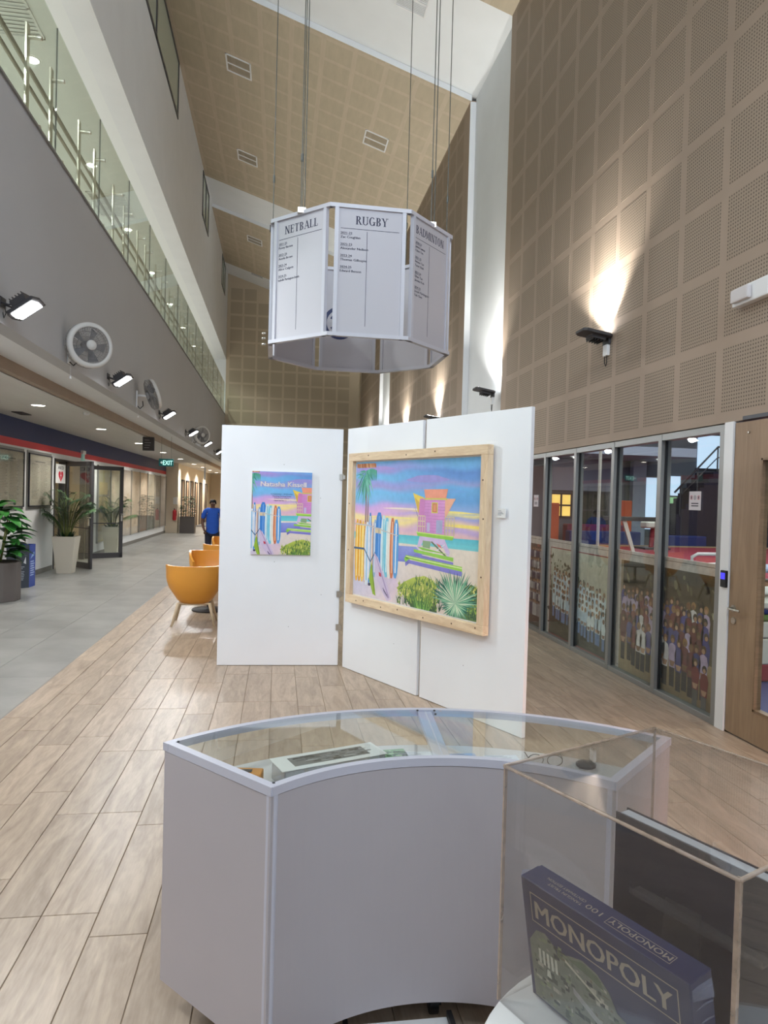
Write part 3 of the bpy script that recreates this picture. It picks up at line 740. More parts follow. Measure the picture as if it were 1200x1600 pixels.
leaf('farther open glass door leaf with dark grey frame, second from the honours boards', (-4.78, 18.5), (-4.01, 19.07))
# ---------------------------------------------------------------- plants and bins
M_soil = mat('soil', (58, 46, 38), .95)
M_pcream = mat('cream_planter', (206, 200, 186), .45)
M_pgrey = mat('grey_planter', (98, 92, 90), .6)
def blade_mesh(mb, base, tip, w, sag, m=0, n=4, nrm=None):
    base = Vector(base); tip = Vector(tip); d = tip - base; sd = d.cross(Vector((0, 0, 1)))
    if sd.length < 1e-4: sd = Vector((1, 0, 0))
    sd.normalize(); v = []
    for i in range(n + 1):
        t = i / n; p = base + d * t + Vector((0, 0, -sag * t * t)); ww = w * math.sin(PI * (.12 + .86 * t)) * .5
        v += [p - sd * ww, p + sd * ww + Vector((0, 0, .0))]
    mb.add(v, [(2 * i, 2 * i + 1, 2 * i + 3, 2 * i + 2) for i in range(n)], m, True)
def square_planter(t, w0, w1, h, m):
    a, b = w0 / 2, w1 / 2; mb = MB()
    mb.add([(-a, -a, 0), (a, -a, 0), (a, a, 0), (-a, a, 0), (-b, -b, h), (b, -b, h), (b, b, h), (-b, b, h)], [(3, 2, 1, 0), (0, 1, 5, 4), (1, 2, 6, 5), (2, 3, 7, 6), (3, 0, 4, 7)])
    c = b - .02; mb.add([(-b, -b, h), (b, -b, h), (b, b, h), (-b, b, h), (-c, -c, h), (c, -c, h), (c, c, h), (-c, c, h), (-c, -c, h - .06), (c, -c, h - .06), (c, c, h - .06), (-c, c, h - .06)],
        [(0, 1, 5, 4), (1, 2, 6, 5), (2, 3, 7, 6), (3, 0, 4, 7), (4, 5, 9, 8), (5, 6, 10, 9), (6, 7, 11, 10), (7, 4, 8, 11)])
    mb.build('planter', m, t); MB().box(-c, -c, h - .08, c, c, h - .05).build('soil', M_soil, t)
M_leafp = [mat('palm_green', (70, 108, 64), .45, noise=.25, nscale=9), mat('palm_green_dark', (40, 70, 44), .45, noise=.2, nscale=9)]
M_stem = mat('palm_stem', (108, 118, 62), .6)
def palm(label, loc, seed, H=2.1, xm=-.42, ym=.5):
    t = thing('potted_palm', label, 'potted plant', loc); square_planter(t, .29, .45, .77, M_pcream); r = random.Random(seed)
    for k in range(24):
        a = 2 * PI * k / 24 * 5 + r.uniform(-.2, .2); lean = r.uniform(.2, .46) if k % 3 else r.uniform(.46, .6); top = (H - .9) * r.uniform(.62, 1.0) - lean * .5
        b = Vector((.07 * math.cos(a), .07 * math.sin(a), .71)); pts = []
        for i in range(9):
            u = i / 8; pts.append(b + Vector((math.cos(a) * lean * u ** 1.35, math.sin(a) * lean * u ** 1.35, top * (1.75 * u - .87 * u * u) / .88)))
        mb = MB(); mb.tube(pts, [.009 * (1 - .75 * i / 8) for i in range(9)], 5, m=1)
        for i in range(24):
            u = .22 + .78 * i / 24; f = u * 8; j = min(int(f), 7); p = pts[j].lerp(pts[j + 1], f - j); dr = (pts[j + 1] - pts[j]).normalized()
            for s in (-1, 1):
                sd = dr.cross(Vector((math.cos(a), math.sin(a), .3))).normalized() * s
                ln = .23 * math.sin(PI * (.18 + .74 * (u - .28) / .72)) + .06
                blade_mesh(mb, p, p + (sd * .95 + dr * .4) * ln * 1.1, .019, ln * .5, 0, 3)
        for q_ in mb.v: q_.x = max(q_.x, xm + .04 * math.tanh(q_.x - xm)); q_.y = min(q_.y, ym)
        mb.build('frond', [M_leafp[k % 2], M_stem], t)
    u = MB()
    for k in range(40):
        a = r.uniform(0, 2 * PI); q = r.uniform(.03, .16); b = Vector((q * math.cos(a), q * math.sin(a), .72)); blade_mesh(u, b, b + Vector((math.cos(a) * .12, math.sin(a) * .12, r.uniform(.08, .2))), .05, .03, 0, 3)
    u.build('undergrowth', M_leafp[1], t)
palm('potted palm in a tall cream planter in front of the nearer open glass door', (-4.36, 15.42, 0), 3, 2.1, -.36, .52)
palm('potted palm in a tall cream planter behind the farther open glass door', (-4.46, 19.95, 0), 8, 1.95, -.25, .6)
# large leafy plant at the left edge
lp = thing('leafy_plant', 'bushy broad-leaved plant in a brown grey pot at the left edge', 'potted plant', (-4.28, 11.55, 0))
oc = [(.34 * math.cos(PI / 10 + PI / 5 * k), .34 * math.sin(PI / 10 + PI / 5 * k)) for k in range(10)]
MB().prism(oc, 0, .6).build('pot', M_pgrey, lp, bevel=.006); MB().prism([(x * .9, y * .9) for x, y in oc], .595, .605).build('soil', M_soil, lp)
M_bl = mat('broad_leaf_green', (46, 104, 44), .28, noise=.28, nscale=7, spec=.6)
r = random.Random(11); 
def broad(mb, base, d, L, W):
    d = Vector(d).normalized(); sd = d.cross(Vector((0, 0, 1))).normalized(); up = sd.cross(d); n = 6; v = []
    for i in range(n + 1):
        t = i / n; w = W * math.sin(PI * min(1, t * .92 + .06)) ** .8 * .5; p = Vector(base) + d * (L * t) - Vector((0, 0, L * .35 * t * t))
        v += [p - sd * w + up * w * .3, p, p + sd * w + up * w * .3]
    f = []
    for i in range(n): f += [(3 * i, 3 * i + 1, 3 * i + 4, 3 * i + 3), (3 * i + 1, 3 * i + 2, 3 * i + 5, 3 * i + 4)]
    mb.add(v, f, 0, True)
st = MB()
for k in range(6):
    a = 2 * PI * k / 6; st.tube([(.06 * math.cos(a), .06 * math.sin(a), .6), (.12 * math.cos(a), .12 * math.sin(a), .95), (.2 * math.cos(a), .2 * math.sin(a), 1.35 - .05 * (k % 2))], .012, 6)
st.build('stem', M_stem, lp)
for k in range(92):
    a = r.uniform(0, 2 * PI); z = .62 + .88 * ((k + .5) / 92); q = .05 + .17 * math.sin(PI * (z - .5)) if z < 1.5 else .05
    mb = MB(); d = (math.cos(a), math.sin(a), r.uniform(-.1, .55)); broad(mb, (q * math.cos(a), q * math.sin(a), z), d, r.uniform(.24, .38), r.uniform(.16, .23)); mb.build('leaf', M_bl, lp)
# far planter with plant
fp = thing('corridor_plant', 'bushy potted plant in a grey box planter by the cream pillar', 'potted plant', (-3.90, 31.6, 0))
square_planter(fp, .62, .62, .72, M_pgrey)
for k in range(70):
    a = r.uniform(0, 2 * PI); z = .75 + .85 * k / 70; q = .32 * math.sin(PI * min(1, .25 + .75 * (z - .7) / 1.0))
    mb = MB(); broad(mb, (q * .6 * math.cos(a), q * .6 * math.sin(a), z), (math.cos(a), math.sin(a), .3), .26, .13)
    for q_ in mb.v: q_.x = max(q_.x, -.36)
    mb.build('leaf', M_leafp[1], fp)
# blue and grey bins
M_bg = mat('box_grey_blue', (58, 66, 78), .5); M_bb = mat('box_blue', (38, 66, 150), .5)
bn = thing('recycling_box', 'tall cardboard box with one dark grey and one blue side, beside the leafy plant', 'box', (-4.43, 13.1, 0))
mb = MB(); mb.add([(-.14, -.36, 0), (.13, -.05, 0), (.13, .26, 0), (-.26, .26, 0), (-.14, -.36, .75), (.13, -.05, .75), (.13, .26, .75), (-.26, .26, .75)], [(0, 1, 5, 4), (3, 0, 4, 7), (3, 2, 1, 0)], 0)
mb.add([(.13, -.05, 0), (.13, .26, 0), (-.26, .26, 0), (.13, -.05, .75), (.13, .26, .75), (-.26, .26, .75)], [(0, 1, 4, 3), (1, 2, 5, 4)], 1)
mb.build('box_body', [M_bg, M_bb], bn)
mb = MB(); rr_ = random.Random(5)
for k in range(9):
    z = .14 + .028 * k; w_ = rr_.uniform(.5, .75); mb.poly([(-.14 + .27 * u_ + .002, -.36 + .31 * u_ - .002, zz) for u_, zz in ((.35, z), (.35 + w_ * .6, z), (.35 + w_ * .6, z + .013), (.35, z + .013))], col=(150, 160, 172))
mb.poly([(-.14 + .27 * u_ + .002, -.36 + .31 * u_ - .002, zz) for u_, zz in ((.74, .44), (.86, .42), (.84, .55))], col=(200, 206, 214))
for k in range(7):
    z = .2 + .04 * k; mb.add([(.1315, -.04 + .29 * u_, zz) for u_, zz in ((.15, z), (.75 + .1 * (k % 2), z), (.75 + .1 * (k % 2), z + .02), (.15, z + .02))], [(0, 1, 2, 3)], col=(170, 190, 226))
mb.poly([(.1318, .0, .5), (.1318, .2, .56), (.1318, .2, .62), (.1318, .08, .57)], col=(150, 180, 220))
mb.build('print', M_pr, bn)
# fire extinguisher with stand and floor plate, far corridor fittings
fx = thing('fire_extinguisher', 'red fire extinguisher on the cream pillar beside the corridor plant', 'fire extinguisher', (-4.42, 31.22, .55))
MB().lathe([(.0, 0), (.07, .01), (.075, .04), (.075, .38), (.05, .45), (.02, .47)], n=16, caps=False).build('cylinder', M_red, fx)
MB().cyl((0, 0, .46), (0, 0, .52), .02).box(-.02, -.1, .5, .02, .02, .52).build('valve', M_black, fx); MB().tube([(0, -.03, .5), (.08, -.03, .42), (.09, -.03, .2)], .009, 6).build('hose', M_black, fx)
sd_ = tag(MB().cyl((0, 0, 0), (0, 0, .95), .012, n=8).box(-.1, -.1, 0, .1, .1, .01).build('post_stand', M_steel, loc=(-4.2, 31.05, 0)), 'thin steel post standing before the cream pillar', 'post')
hs = tag(MB().box(-.09, -.06, 0, .09, 0, .3).build('soap_dispenser', M_wplas, loc=(-4.40, 31.3, 1.25), bevel=.01), 'white dispenser on the face of the cream pillar', 'dispenser')
for i, (a, b) in enumerate(((33.0, 34.0), (34.6, 35.6), (36.3, 37.4), (38.2, 39.3), (40.4, 41.6), (43.4, 44.4))):
    lab = ['first wooden door in the cream corridor wall, nearest the pillar', 'second wooden door in the cream corridor wall', 'third wooden door in the cream corridor wall', 'fourth wooden door in the cream corridor wall', 'fifth wooden door in the cream corridor wall', 'farthest wooden door in the cream corridor wall'][i]
    d = thing('door_%d' % (i + 4), lab, 'door', (-4.4, a, 0)); struct(d)
    MB().box(-.02, .05, .01, .02, b - a - .05, 2.3).build('door_leaf', M_doorw, d)
    f = MB(); f.box(-.02, 0, 0, .05, .06, 2.36); f.box(-.02, b - a - .06, 0, .05, b - a, 2.36); f.box(-.02, 0, 2.3, .05, b - a, 2.36); f.build('door_frame', M_dalu, d)
    MB().box(.02, .15, .95, .06, .2, 1.15).build('handle', M_steel, d)
mt = tag(MB().box(-.45, -.7, 0, .45, .7, .012).build('floor_mat', M_dark, loc=(-3.85, 38.6, 0)), 'dark floor mat lying in the far corridor', 'mat')
yb = thing('caution_stand', 'small yellow caution stand on the floor of the far corridor', 'sign', (-3.75, 40.5, 0))
MB().slab([(-.14, -.1, 0), (.14, -.1, 0), (.1, 0, .62), (-.1, 0, .62)], (0, .012, 0)).build('front_panel', mat('caution_yellow', (224, 176, 52), .5), yb); MB().slab([(-.14, .12, 0), (.14, .12, 0), (.1, .012, .62), (-.1, .012, .62)], (0, .012, 0)).build('rear_panel', MATS['caution_yellow'], yb)
for k, z in enumerate((2.2, 2.55)):
    s = thing('round_red_sign', ['lower round red sign on the corridor end wall', 'upper round red sign on the corridor end wall'][k], 'sign', (-3.62, 46.99, z)); MB().lathe([(.13, 0), (.13, -.02)], n=20, ax='Y').build('disc', M_red, s); MB().lathe([(.09, -.02), (.09, -.025)], n=20, ax='Y').build('symbol', M_wplas, s)

# ---------------------------------------------------------------- orange tub chairs and low tables
M_or = mat('orange_shell', (222, 154, 62), .36, noise=.03, nscale=3, spec=.5)
M_orc = mat('orange_cushion', (206, 140, 62), .6)
M_ash = grain_mat('pale_ash', (196, 174, 142), (222, 204, 176), rough=.5, scale=(6, 6, 1), rnd=0)
def shell_surface():
    lv = [(.262, .06, .06), (.268, .12, .11), (.29, .185, .165), (.34, .235, .21), (.41, .280, .25), (.49, .332, .29), (.57, .363, .315), (.64, .375, .328), (.72, .376, .335), (.80, .380, .34)]
    K = 25; outer = []
    for (z, w, d) in lv:
        row = []
        for i in range(K):
            th = -2.25 + 4.5 * i / (K - 1)     # around the back (-y), open to +y
            s, c = math.sin(th), math.cos(th); e = .72
            x = w * math.copysign(abs(s) ** e, s); y = -d * math.copysign(abs(c) ** e, c)
            zz = z
            if z > .4: 
                drop = max(0, (abs(th) - 1.3) / .95); zz = z - (z - .4) * .42 * drop ** 1.5
            if z > .75: zz -= .012 * math.cos(th * 1.2)
            row.append(Vector((x, y, zz)))
        outer.append(row)
    return outer, K
def chair(label, loc, rz, first=None):
    if first: return dup(first, loc, rz, label)
    t = thing('tub_chair', label, 'armchair', loc, rz, 'orange tub chairs in a row')
    out, K = shell_surface(); inn = []
    for row in out:
        inn.append([Vector((p.x * .9, p.y * .9 + .0, max(p.z, .31))) for p in row])
    mb = MB(); v = [p for r_ in out for p in r_]; n = len(out)
    mb.add(v, [(i * K + k, i * K + k + 1, (i + 1) * K + k + 1, (i + 1) * K + k) for i in range(n - 1) for k in range(K - 1)], 0, True)
    v2 = [p for r_ in inn for p in r_]
    mb.add(v2, [(i * K + k, (i + 1) * K + k, (i + 1) * K + k + 1, i * K + k + 1) for i in range(n - 1) for k in range(K - 1)], 0, True)
    top = out[-1] + inn[-1]; mb.add(top, [(k, k + 1, K + k + 1, K + k) for k in range(K - 1)], 0, True)
    for kk in (0, K - 1):
        ed = [r_[kk] for r_ in out] + [r_[kk] for r_ in inn]; mb.add(ed, [(i, i + 1, n + i + 1, n + i) for i in range(n - 1)], 0, True)
    mb.poly([p + Vector((0, 0, 0)) for p in out[0]]); 
    mb.build('shell', M_or, t)
    MB().prism([(-.235, -.14), (-.15, -.21), (.15, -.21), (.235, -.14), (.25, .27), (.2, .31), (-.2, .31), (-.25, .27)], .36, .46).build('seat', M_orc, t, bevel=.03, seg=3)
    for sx in (-1, 1):
        for sy in (-1, 1):
            MB().tube([(sx * .12, sy * .11, .275), (sx * .20, sy * .17, .29), (sx * .27, sy * .24, 0)], [.018, .024, .014], 8).build('leg', M_ash, t)
    MB().box(-.16, -.14, .262, .16, .14, .285).build('base_frame', M_ash, t, bevel=.008)
    return t
c0 = chair('nearest orange tub chair, seen from behind beside the white board', (-1.06, 9.55, 0), .02)
chair('second orange tub chair from the front, its back showing above the first', (-1.03, 11.7, 0), PI + .1, c0)
chair('third orange tub chair, a strip of its back showing', (-1.0, 13.55, 0), .0, c0)
chair('farthest orange tub chair, in front of the person in blue', (-1.04, 15.75, 0), PI, c0)
def ltable(label, loc, first=None):
    if first: return dup(first, loc, 0, label)
    t = thing('low_table', label, 'table', loc, group='low round tables between the tub chairs')
    MB().lathe([(.24, 0), (.25, .01), (.24, .03), (.06, .05)], n=32).build('base', M_dark, t); MB().cyl((0, 0, .04), (0, 0, .36), .03).build('pole', M_dark, t)
    MB().lathe([(.3, .36), (.32, .37), (.32, .385), (.31, .39)], n=36).build('tabletop', M_dark, t); return t
lt = ltable('low dark round table just beyond the nearest tub chair', (-.98, 10.62, 0)); ltable('low dark round table farther down the row of tub chairs', (-1.0, 14.7, 0), lt)

# ---------------------------------------------------------------- white display boards
M_brdw = mat('white_board_paint', (236, 238, 242), .55, noise=.012, nscale=3)
M_medge = mat('board_edge_grey', (150, 148, 146), .7)
def dboard(label, p, q, th=.035):
    p = Vector((*p, 0)); q = Vector((*q, 0)); L = (q - p).length; an = math.atan2(q.y - p.y, q.x - p.x)
    t = thing('display_board', label, 'display board', p, an)
    MB().box(0, 0, .004, L, th, 2.43).build('panel', [M_brdw], t, bevel=.002)
    for k in range(6):
        x = L * random.Random(k * 7 + int(p.x * 10)).random() * .8 + .1; z = .4 + .33 * k
        MB().cyl((x, -.0006, z), (x, .001, z), .004, n=8).build('nail_hole', M_medge, t)
    return t, L, an
random.seed(9)
B1, L1, A1 = dboard('left white display board carrying the small beach poster', (-.573, 7.187), (.647, 7.140))
B2, L2, A2 = dboard('middle white display board under the left half of the framed painting', (.688, 7.080), (1.240, 6.000))
B3, L3, A3 = dboard('right white display board under the right half of the framed painting', (1.262, 5.962), (1.806, 4.862))
for i, z in enumerate((1.94, .74, .4)):
    h = MB().box(L1 - .03, -.014, z - .03, L1 + .003, .0, z + .03).box(L1 + .003, -.022, z - .02, L1 + .028, -.008, z + .02).build('hinge', M_steel, B1); MB().cyl((L1 + .004, -.016, z - .035), (L1 + .004, -.016, z + .035), .007).build('pin', M_steel, h)
# ---------------------------------------------------------------- hanging octagon of sports boards
OC = (.767, 7.262); OR = .965; ZB = 3.2; ZT = 4.395
M_ofr = mat('octagon_frame', (196, 196, 205), .4, spec=.5)
M_opn = mat('octagon_panel', (190, 188, 195), .5)
def serif(mb, s, x0, z0, h, y, m=0, width=None):
    """slab-serif capitals drawn with strokes"""
    T_, t_ = .17, .07
    D = {'I': (.42, [('v', .21, 0, 1)]), 'L': (.68, [('v', .2, 0, 1), ('h', .2, .62, 0), ('b', .6, 0, .28)]), 'T': (.78, [('v', .39, 0, 1), ('h', .06, .72, 1), ('b', .08, .74, 1), ('b', .70, .74, 1)]),
         'E': (.72, [('v', .2, 0, 1), ('h', .2, .62, 0), ('h', .2, .62, 1), ('h', .2, .5, .52), ('b', .6, 0, .28), ('b', .6, .74, 1), ('b', .5, .4, .66)]),
         'N': (.86, [('v', .17, 0, 1, .6), ('v', .69, 0, 1, .6), ('d', .17, 1, .69, 0)]), 'M': (1.02, [('v', .17, 0, 1, .5), ('v', .85, 0, 1), ('d', .2, 1, .51, .1), ('d2', .51, .1, .82, 1)]),
         'A': (.84, [('d2', .12, 0, .42, 1), ('d', .42, 1, .72, 0), ('h', .22, .6, .34), ('s', .12, 0), ('s', .72, 0)]), 'Y': (.8, [('v', .4, 0, .5), ('d', .12, 1, .4, .45), ('d2', .4, .45, .68, 1), ('s', .12, 1), ('s', .68, 1)]),
         'R': (.82, [('v', .2, 0, 1), ('c', .2, .75, .26, 1), ('d', .4, .5, .68, 0), ('s', .72, 0)]), 'B': (.76, [('v', .2, 0, 1), ('c', .2, .75, .25, 1), ('c', .2, .26, .27, 1)]),
         'D': (.84, [('v', .2, 0, 1), ('c', .2, .5, .5, 1.05)]), 'O': (.86, [('o', .43, .5)]), 'G': (.86, [('g', .43, .5), ('v', .70, .02, .44, .8), ('h', .50, .86, .42)]), 'U': (.84, [('v', .18, .28, 1), ('v', .66, .28, 1, .55), ('u', .42, .28)])}
    tot = sum(D[c][0] for c in s) + .0; k = (width / tot) if width else h * .95; X = x0
    def P(x, z): return (X + x * k, y, z0 + z * h)
    def quad(a, b, c, d): mb.poly([P(*a), P(*b), P(*c), P(*d)], m)
    def sf(x, z):
        zz = (0, .06) if z == 0 else (.94, 1); quad((x - .16, zz[0]), (x + .16, zz[0]), (x + .16, zz[1]), (x - .16, zz[1]))
    def arc(cx, cz, rx, rz, a0, a1, tx, tz, n=14):
        for i in range(n):
            p, q = a0 + (a1 - a0) * i / n, a0 + (a1 - a0) * (i + 1) / n
            quad((cx + rx * math.cos(p), cz + rz * math.sin(p)), (cx + rx * math.cos(q), cz + rz * math.sin(q)), (cx + (rx - tx) * math.cos(q), cz + (rz - tz) * math.sin(q)), (cx + (rx - tx) * math.cos(p), cz + (rz - tz) * math.sin(p)))
    for c in s:
        for st in D[c][1]:
            o = st[0]
            if o == 'v':
                w = T_ * (st[4] if len(st) > 4 else 1) / 2; quad((st[1] - w, st[2]), (st[1] + w, st[2]), (st[1] + w, st[3]), (st[1] - w, st[3]))
                if st[2] == 0: sf(st[1], 0)
                if st[3] == 1: sf(st[1], 1)
            elif o == 'h': zz = min(max(st[3], t_ / 2), 1 - t_ / 2); quad((st[1], zz - t_ / 2), (st[2], zz - t_ / 2), (st[2], zz + t_ / 2), (st[1], zz + t_ / 2))
            elif o == 'b': quad((st[1] - .03, st[2]), (st[1] + .03, st[2]), (st[1] + .03, st[3]), (st[1] - .03, st[3]))
            elif o in ('d', 'd2'): w = (T_ if o == 'd' else t_) / 2; quad((st[1] - w, st[2]), (st[1] + w, st[2]), (st[3] + w, st[4]), (st[3] - w, st[4]))
            elif o == 's': sf(st[1], st[2])
            elif o == 'c': arc(st[1] + .12, st[2], st[3] * st[4] + .05 if st[3] < .4 else .5, st[3], -PI / 2, PI / 2, T_, t_)
            elif o == 'o': arc(st[1], st[2], .38, .52, 0, 2 * PI, T_, t_, 26)
            elif o == 'g': arc(st[1], st[2], .38, .52, .7, 2 * PI - .5, T_, t_, 22)
            elif o == 'u': arc(st[1], st[2], .325, .30, PI, 2 * PI, .14, t_)
        X += D[c][0] * k
octo = thing('sports_honours_octagon', 'white eight-sided ring of sports honours boards hanging on cables', 'hanging sign', (OC[0], OC[1], ZB))
W8 = 2 * OR * math.sin(PI / 8); AP = OR * math.cos(PI / 8); H8 = ZT - ZB
titles = {0: ('RUGBY', .30, .42), 7: ('NETBALL', .42, .5), 1: ('BADMINTON', .50, .5), 2: ('TENNIS', 0, 0), 3: ('', 0, 0)}
nms = {0: [['2021-22', 'Zac Coughlan'], ['2022-23', 'Alexander Neilson'], ['2023-24', 'Thomas Gillespie'], ['2024-25', 'Edward Benson']],
       7: [['2021-22', 'Penny Barnes'], ['2022-23', 'Amelia Brown'], ['2023-24', 'Alice Calgett'], ['2024-25', 'Isabelle Partington-Smith']],
       1: [['2020-21', 'James Lumas', 'Chloe Yim'], ['2021-22', 'Benson Tan', 'Tanvi Shah'], ['2023-24', 'Ethan Tan', 'Jasmine Koh'], ['2024-25', 'Josiah Partington', 'Yuki Chen']]}
for k in range(8):
    an = PI / 4 * k + math.radians(.6)            # k=0 faces the viewer (-y), going anticlockwise
    Mx = Matrix.Rotation(an, 4, 'Z') @ Matrix.Translation((0, -AP, 0)); w = W8 / 2 - .042
    pn = MB(Mx).box(-w + .03, .004, .03, w - .03, .016, H8 - .03).build('sport_panel', M_opn, octo)
    f = MB(Mx)
    for a, b, c, d in ((-w, -w + .035, 0, H8), (w - .035, w, 0, H8)): f.box(a, -.01, c, b, .03, d)
    w2 = W8 / 2 + .004
    for c, d in ((0, .035), (H8 - .035, H8)): f.box(-w2, -.012, c, w2, .034, d)
    f.build('frame', M_ofr, pn)
    if k in (0, 1, 7):
        s, tw, _ = titles[k]; tb = MB(Mx); z = H8 - .175; tw *= 1.0
        serif(tb, s, -tw / 2 - (.02 if k == 1 else -.01), z, .075, .0035, width=tw)
        tb.box(-w + .055, .003, z - .045, w - .06, .0038, z - .041); tb.box(-.002 - .03, .003, .1, .002 - .03, .0038, z - .06)
        zz = z - .095
        for grp in nms[k]:
            for i, line in enumerate(grp):
                text(tb, line, (-w + .055, .0035, zz), (1, 0, 0), (0, 0, 1), .022, width=min(.27, .0150 * len(line)), bold=.04)
                if i == 0: tb.box(-w + .055, .003, zz - .007, -w + .15, .0036, zz - .005)
                zz -= .036
            zz -= .030
        tb.build('lettering', M_ink, pn)
    if k in (3, 4, 5):
        tb = MB(Mx)
        ring = []
        if k == 4:   # round dark blue emblem on the inner face
            cx, cz = .10, .555
            for (r0, r1, a0, a1) in ((.19, .15, 0, 2 * PI), (.12, .05, .4, 2.6), (.12, .05, 3.6, 5.8)):
                for i in range(30):
                    p, q = a0 + (a1 - a0) * i / 30, a0 + (a1 - a0) * (i + 1) / 30
                    tb.poly([(cx + r0 * math.cos(p), .0175, cz + r0 * math.sin(p)), (cx + r0 * math.cos(q), .0175, cz + r0 * math.sin(q)), (cx + r1 * math.cos(q), .0175, cz + r1 * math.sin(q)), (cx + r1 * math.cos(p), .0175, cz + r1 * math.sin(p))])
            tb.build('emblem', M_navy, pn)
# steel clips and cables
for i, (x, y, clip) in enumerate([(-.115, 7.1, 0), (.145, 6.6, 1), (.19, 7.85, 0), (1.39, 7.98, 0), (1.4, 6.67, 1), (1.68, 7.2, 0)]):
    zt = zc(x) - ZB; X, Y = x - OC[0], y - OC[1]
    sg = .012 if i in (1, 4) else 0
    c = MB(); c.cyl((X, Y, H8 - .02), (X, Y, zt + .05), .0045, n=6)
    if i in (1, 4): c.cyl((X + .035, Y + .02, H8 - .02), (X + .035, Y + .02, zt + .05), .0045, n=6)
    c.cyl((X, Y, H8 + .45), (X, Y, H8 + .52), .011, n=8).build('cable', mat('cable_steel', (92, 94, 90), .4, metal=.5), octo)
    MB().box(X - .03, Y - .02, H8 - .03, X + .05, Y + .04, H8 + .025).build('clip', M_steel if clip else M_dark, octo, bevel=.004)
for i, z in enumerate((.05, .11, .16)): MB().tube([(-.93, -.12, z), (-.96, -.12, z), (-.96, -.09, z)], .01, 6).build('clip', M_steel, octo)
# ---------------------------------------------------------------- right glazing
MUL = [9.72, 8.77, 7.82, 6.88, 5.97, 5.06]
gz = thing('window_4', 'tall silver framed glazing to the sports hall with photo boards behind its lower half', 'window', (XR, 5.06, 0)); struct(gz)
M_gap = mat('glazing_gasket', (38, 38, 40), .6)
for y in MUL:
    MB().box(-.014, y - 5.06 - .03, .002, .088, y - 5.06 + .03, 2.388).build('mullion', M_alu, gz, bevel=.003)
    MB().box(.022, y - 5.06 - .043, .05, .045, y - 5.06 - .031, 2.33).build('gasket', M_gap, gz)
MB().box(-.01, 0, 2.33, .09, 4.66, 2.39).build('top_rail', M_alu, gz, bevel=.003); MB().box(-.01, 0, 0, .09, 4.66, .05).build('bottom_rail', M_alu, gz, bevel=.003)
for k in range(5):
    a, b = MUL[k + 1] - 5.06 + .03, MUL[k] - 5.06 - .045
    MB().box(.03, a, .05, .038, b, 2.33).build('pane', M_glass, gz)
struct(MB().box(XR - .015, 4.925, 0, XR + .06, 5.03, 2.40).build('trim_6', M_wplas), 'white post between the glazing and the wooden door')
FM = Matrix(((0, 0, -1, 0), (-1, 0, 0, 0), (0, 1, 0, 0), (0, 0, 0, 1)))   # (right, up, out) seen from the hall -> world
def disc(pm, cx, cz, rx, rz, n_, col, k=10, rot=0):
    pts = []
    for i in range(k):
        a = 2 * PI * i / k; x, z = rx * math.cos(a), rz * math.sin(a); pts.append((cx + x * math.cos(rot) - z * math.sin(rot), cz + x * math.sin(rot) + z * math.cos(rot), n_))
    pm.poly(pts, col=col)
SK = [(170, 128, 104), (150, 110, 88), (186, 146, 122), (120, 86, 66)]
HR = [(46, 34, 30), (92, 64, 40), (150, 112, 70), (30, 26, 26), (120, 80, 52)]
def figure(pm, r, x, zt, s, shirt, legs, layer, seated=False):
    n_ = layer * .0004; s = s * 1.22; K0 = pm.M.copy(); pm.M = K0 @ Matrix.Translation((x, 0, 0)) @ Matrix.Diagonal((1.55, 1, 1, 1)) @ Matrix.Translation((-x, 0, 0))
    if seated: pm.poly([(x - .055 * s, zt - .55 * s, n_), (x + .055 * s, zt - .55 * s, n_), (x + .05 * s, zt - .95 * s, n_), (x - .05 * s, zt - .95 * s, n_)], col=legs)
    pm.poly([(x - .06 * s, zt - .6 * s, n_ + .0001), (x + .06 * s, zt - .6 * s, n_ + .0001), (x + .085 * s, zt - .3 * s, n_ + .0001), (x + .06 * s, zt - .185 * s, n_ + .0001), (x, zt - .15 * s, n_ + .0001), (x - .06 * s, zt - .185 * s, n_ + .0001), (x - .085 * s, zt - .3 * s, n_ + .0001)], col=shirt)
    sk = r.choice(SK)
    if seated: pm.poly([(x - .06 * s, zt - .48 * s, n_ + .00015), (x + .06 * s, zt - .48 * s, n_ + .00015), (x + .03 * s, zt - .58 * s, n_ + .00015), (x - .03 * s, zt - .58 * s, n_ + .00015)], col=sk)
    disc(pm, x, zt - .078 * s, .050 * s, .078 * s, n_ + .0002, r.choice(HR), 9)
    disc(pm, x + r.uniform(-.006, .006) * s, zt - .105 * s, .031 * s, .046 * s, n_ + .00025, sk, 8); pm.M = K0
M_photo = print_mat('photo_print', rough=.35, spec=.4, noise=.16, nscale=14)
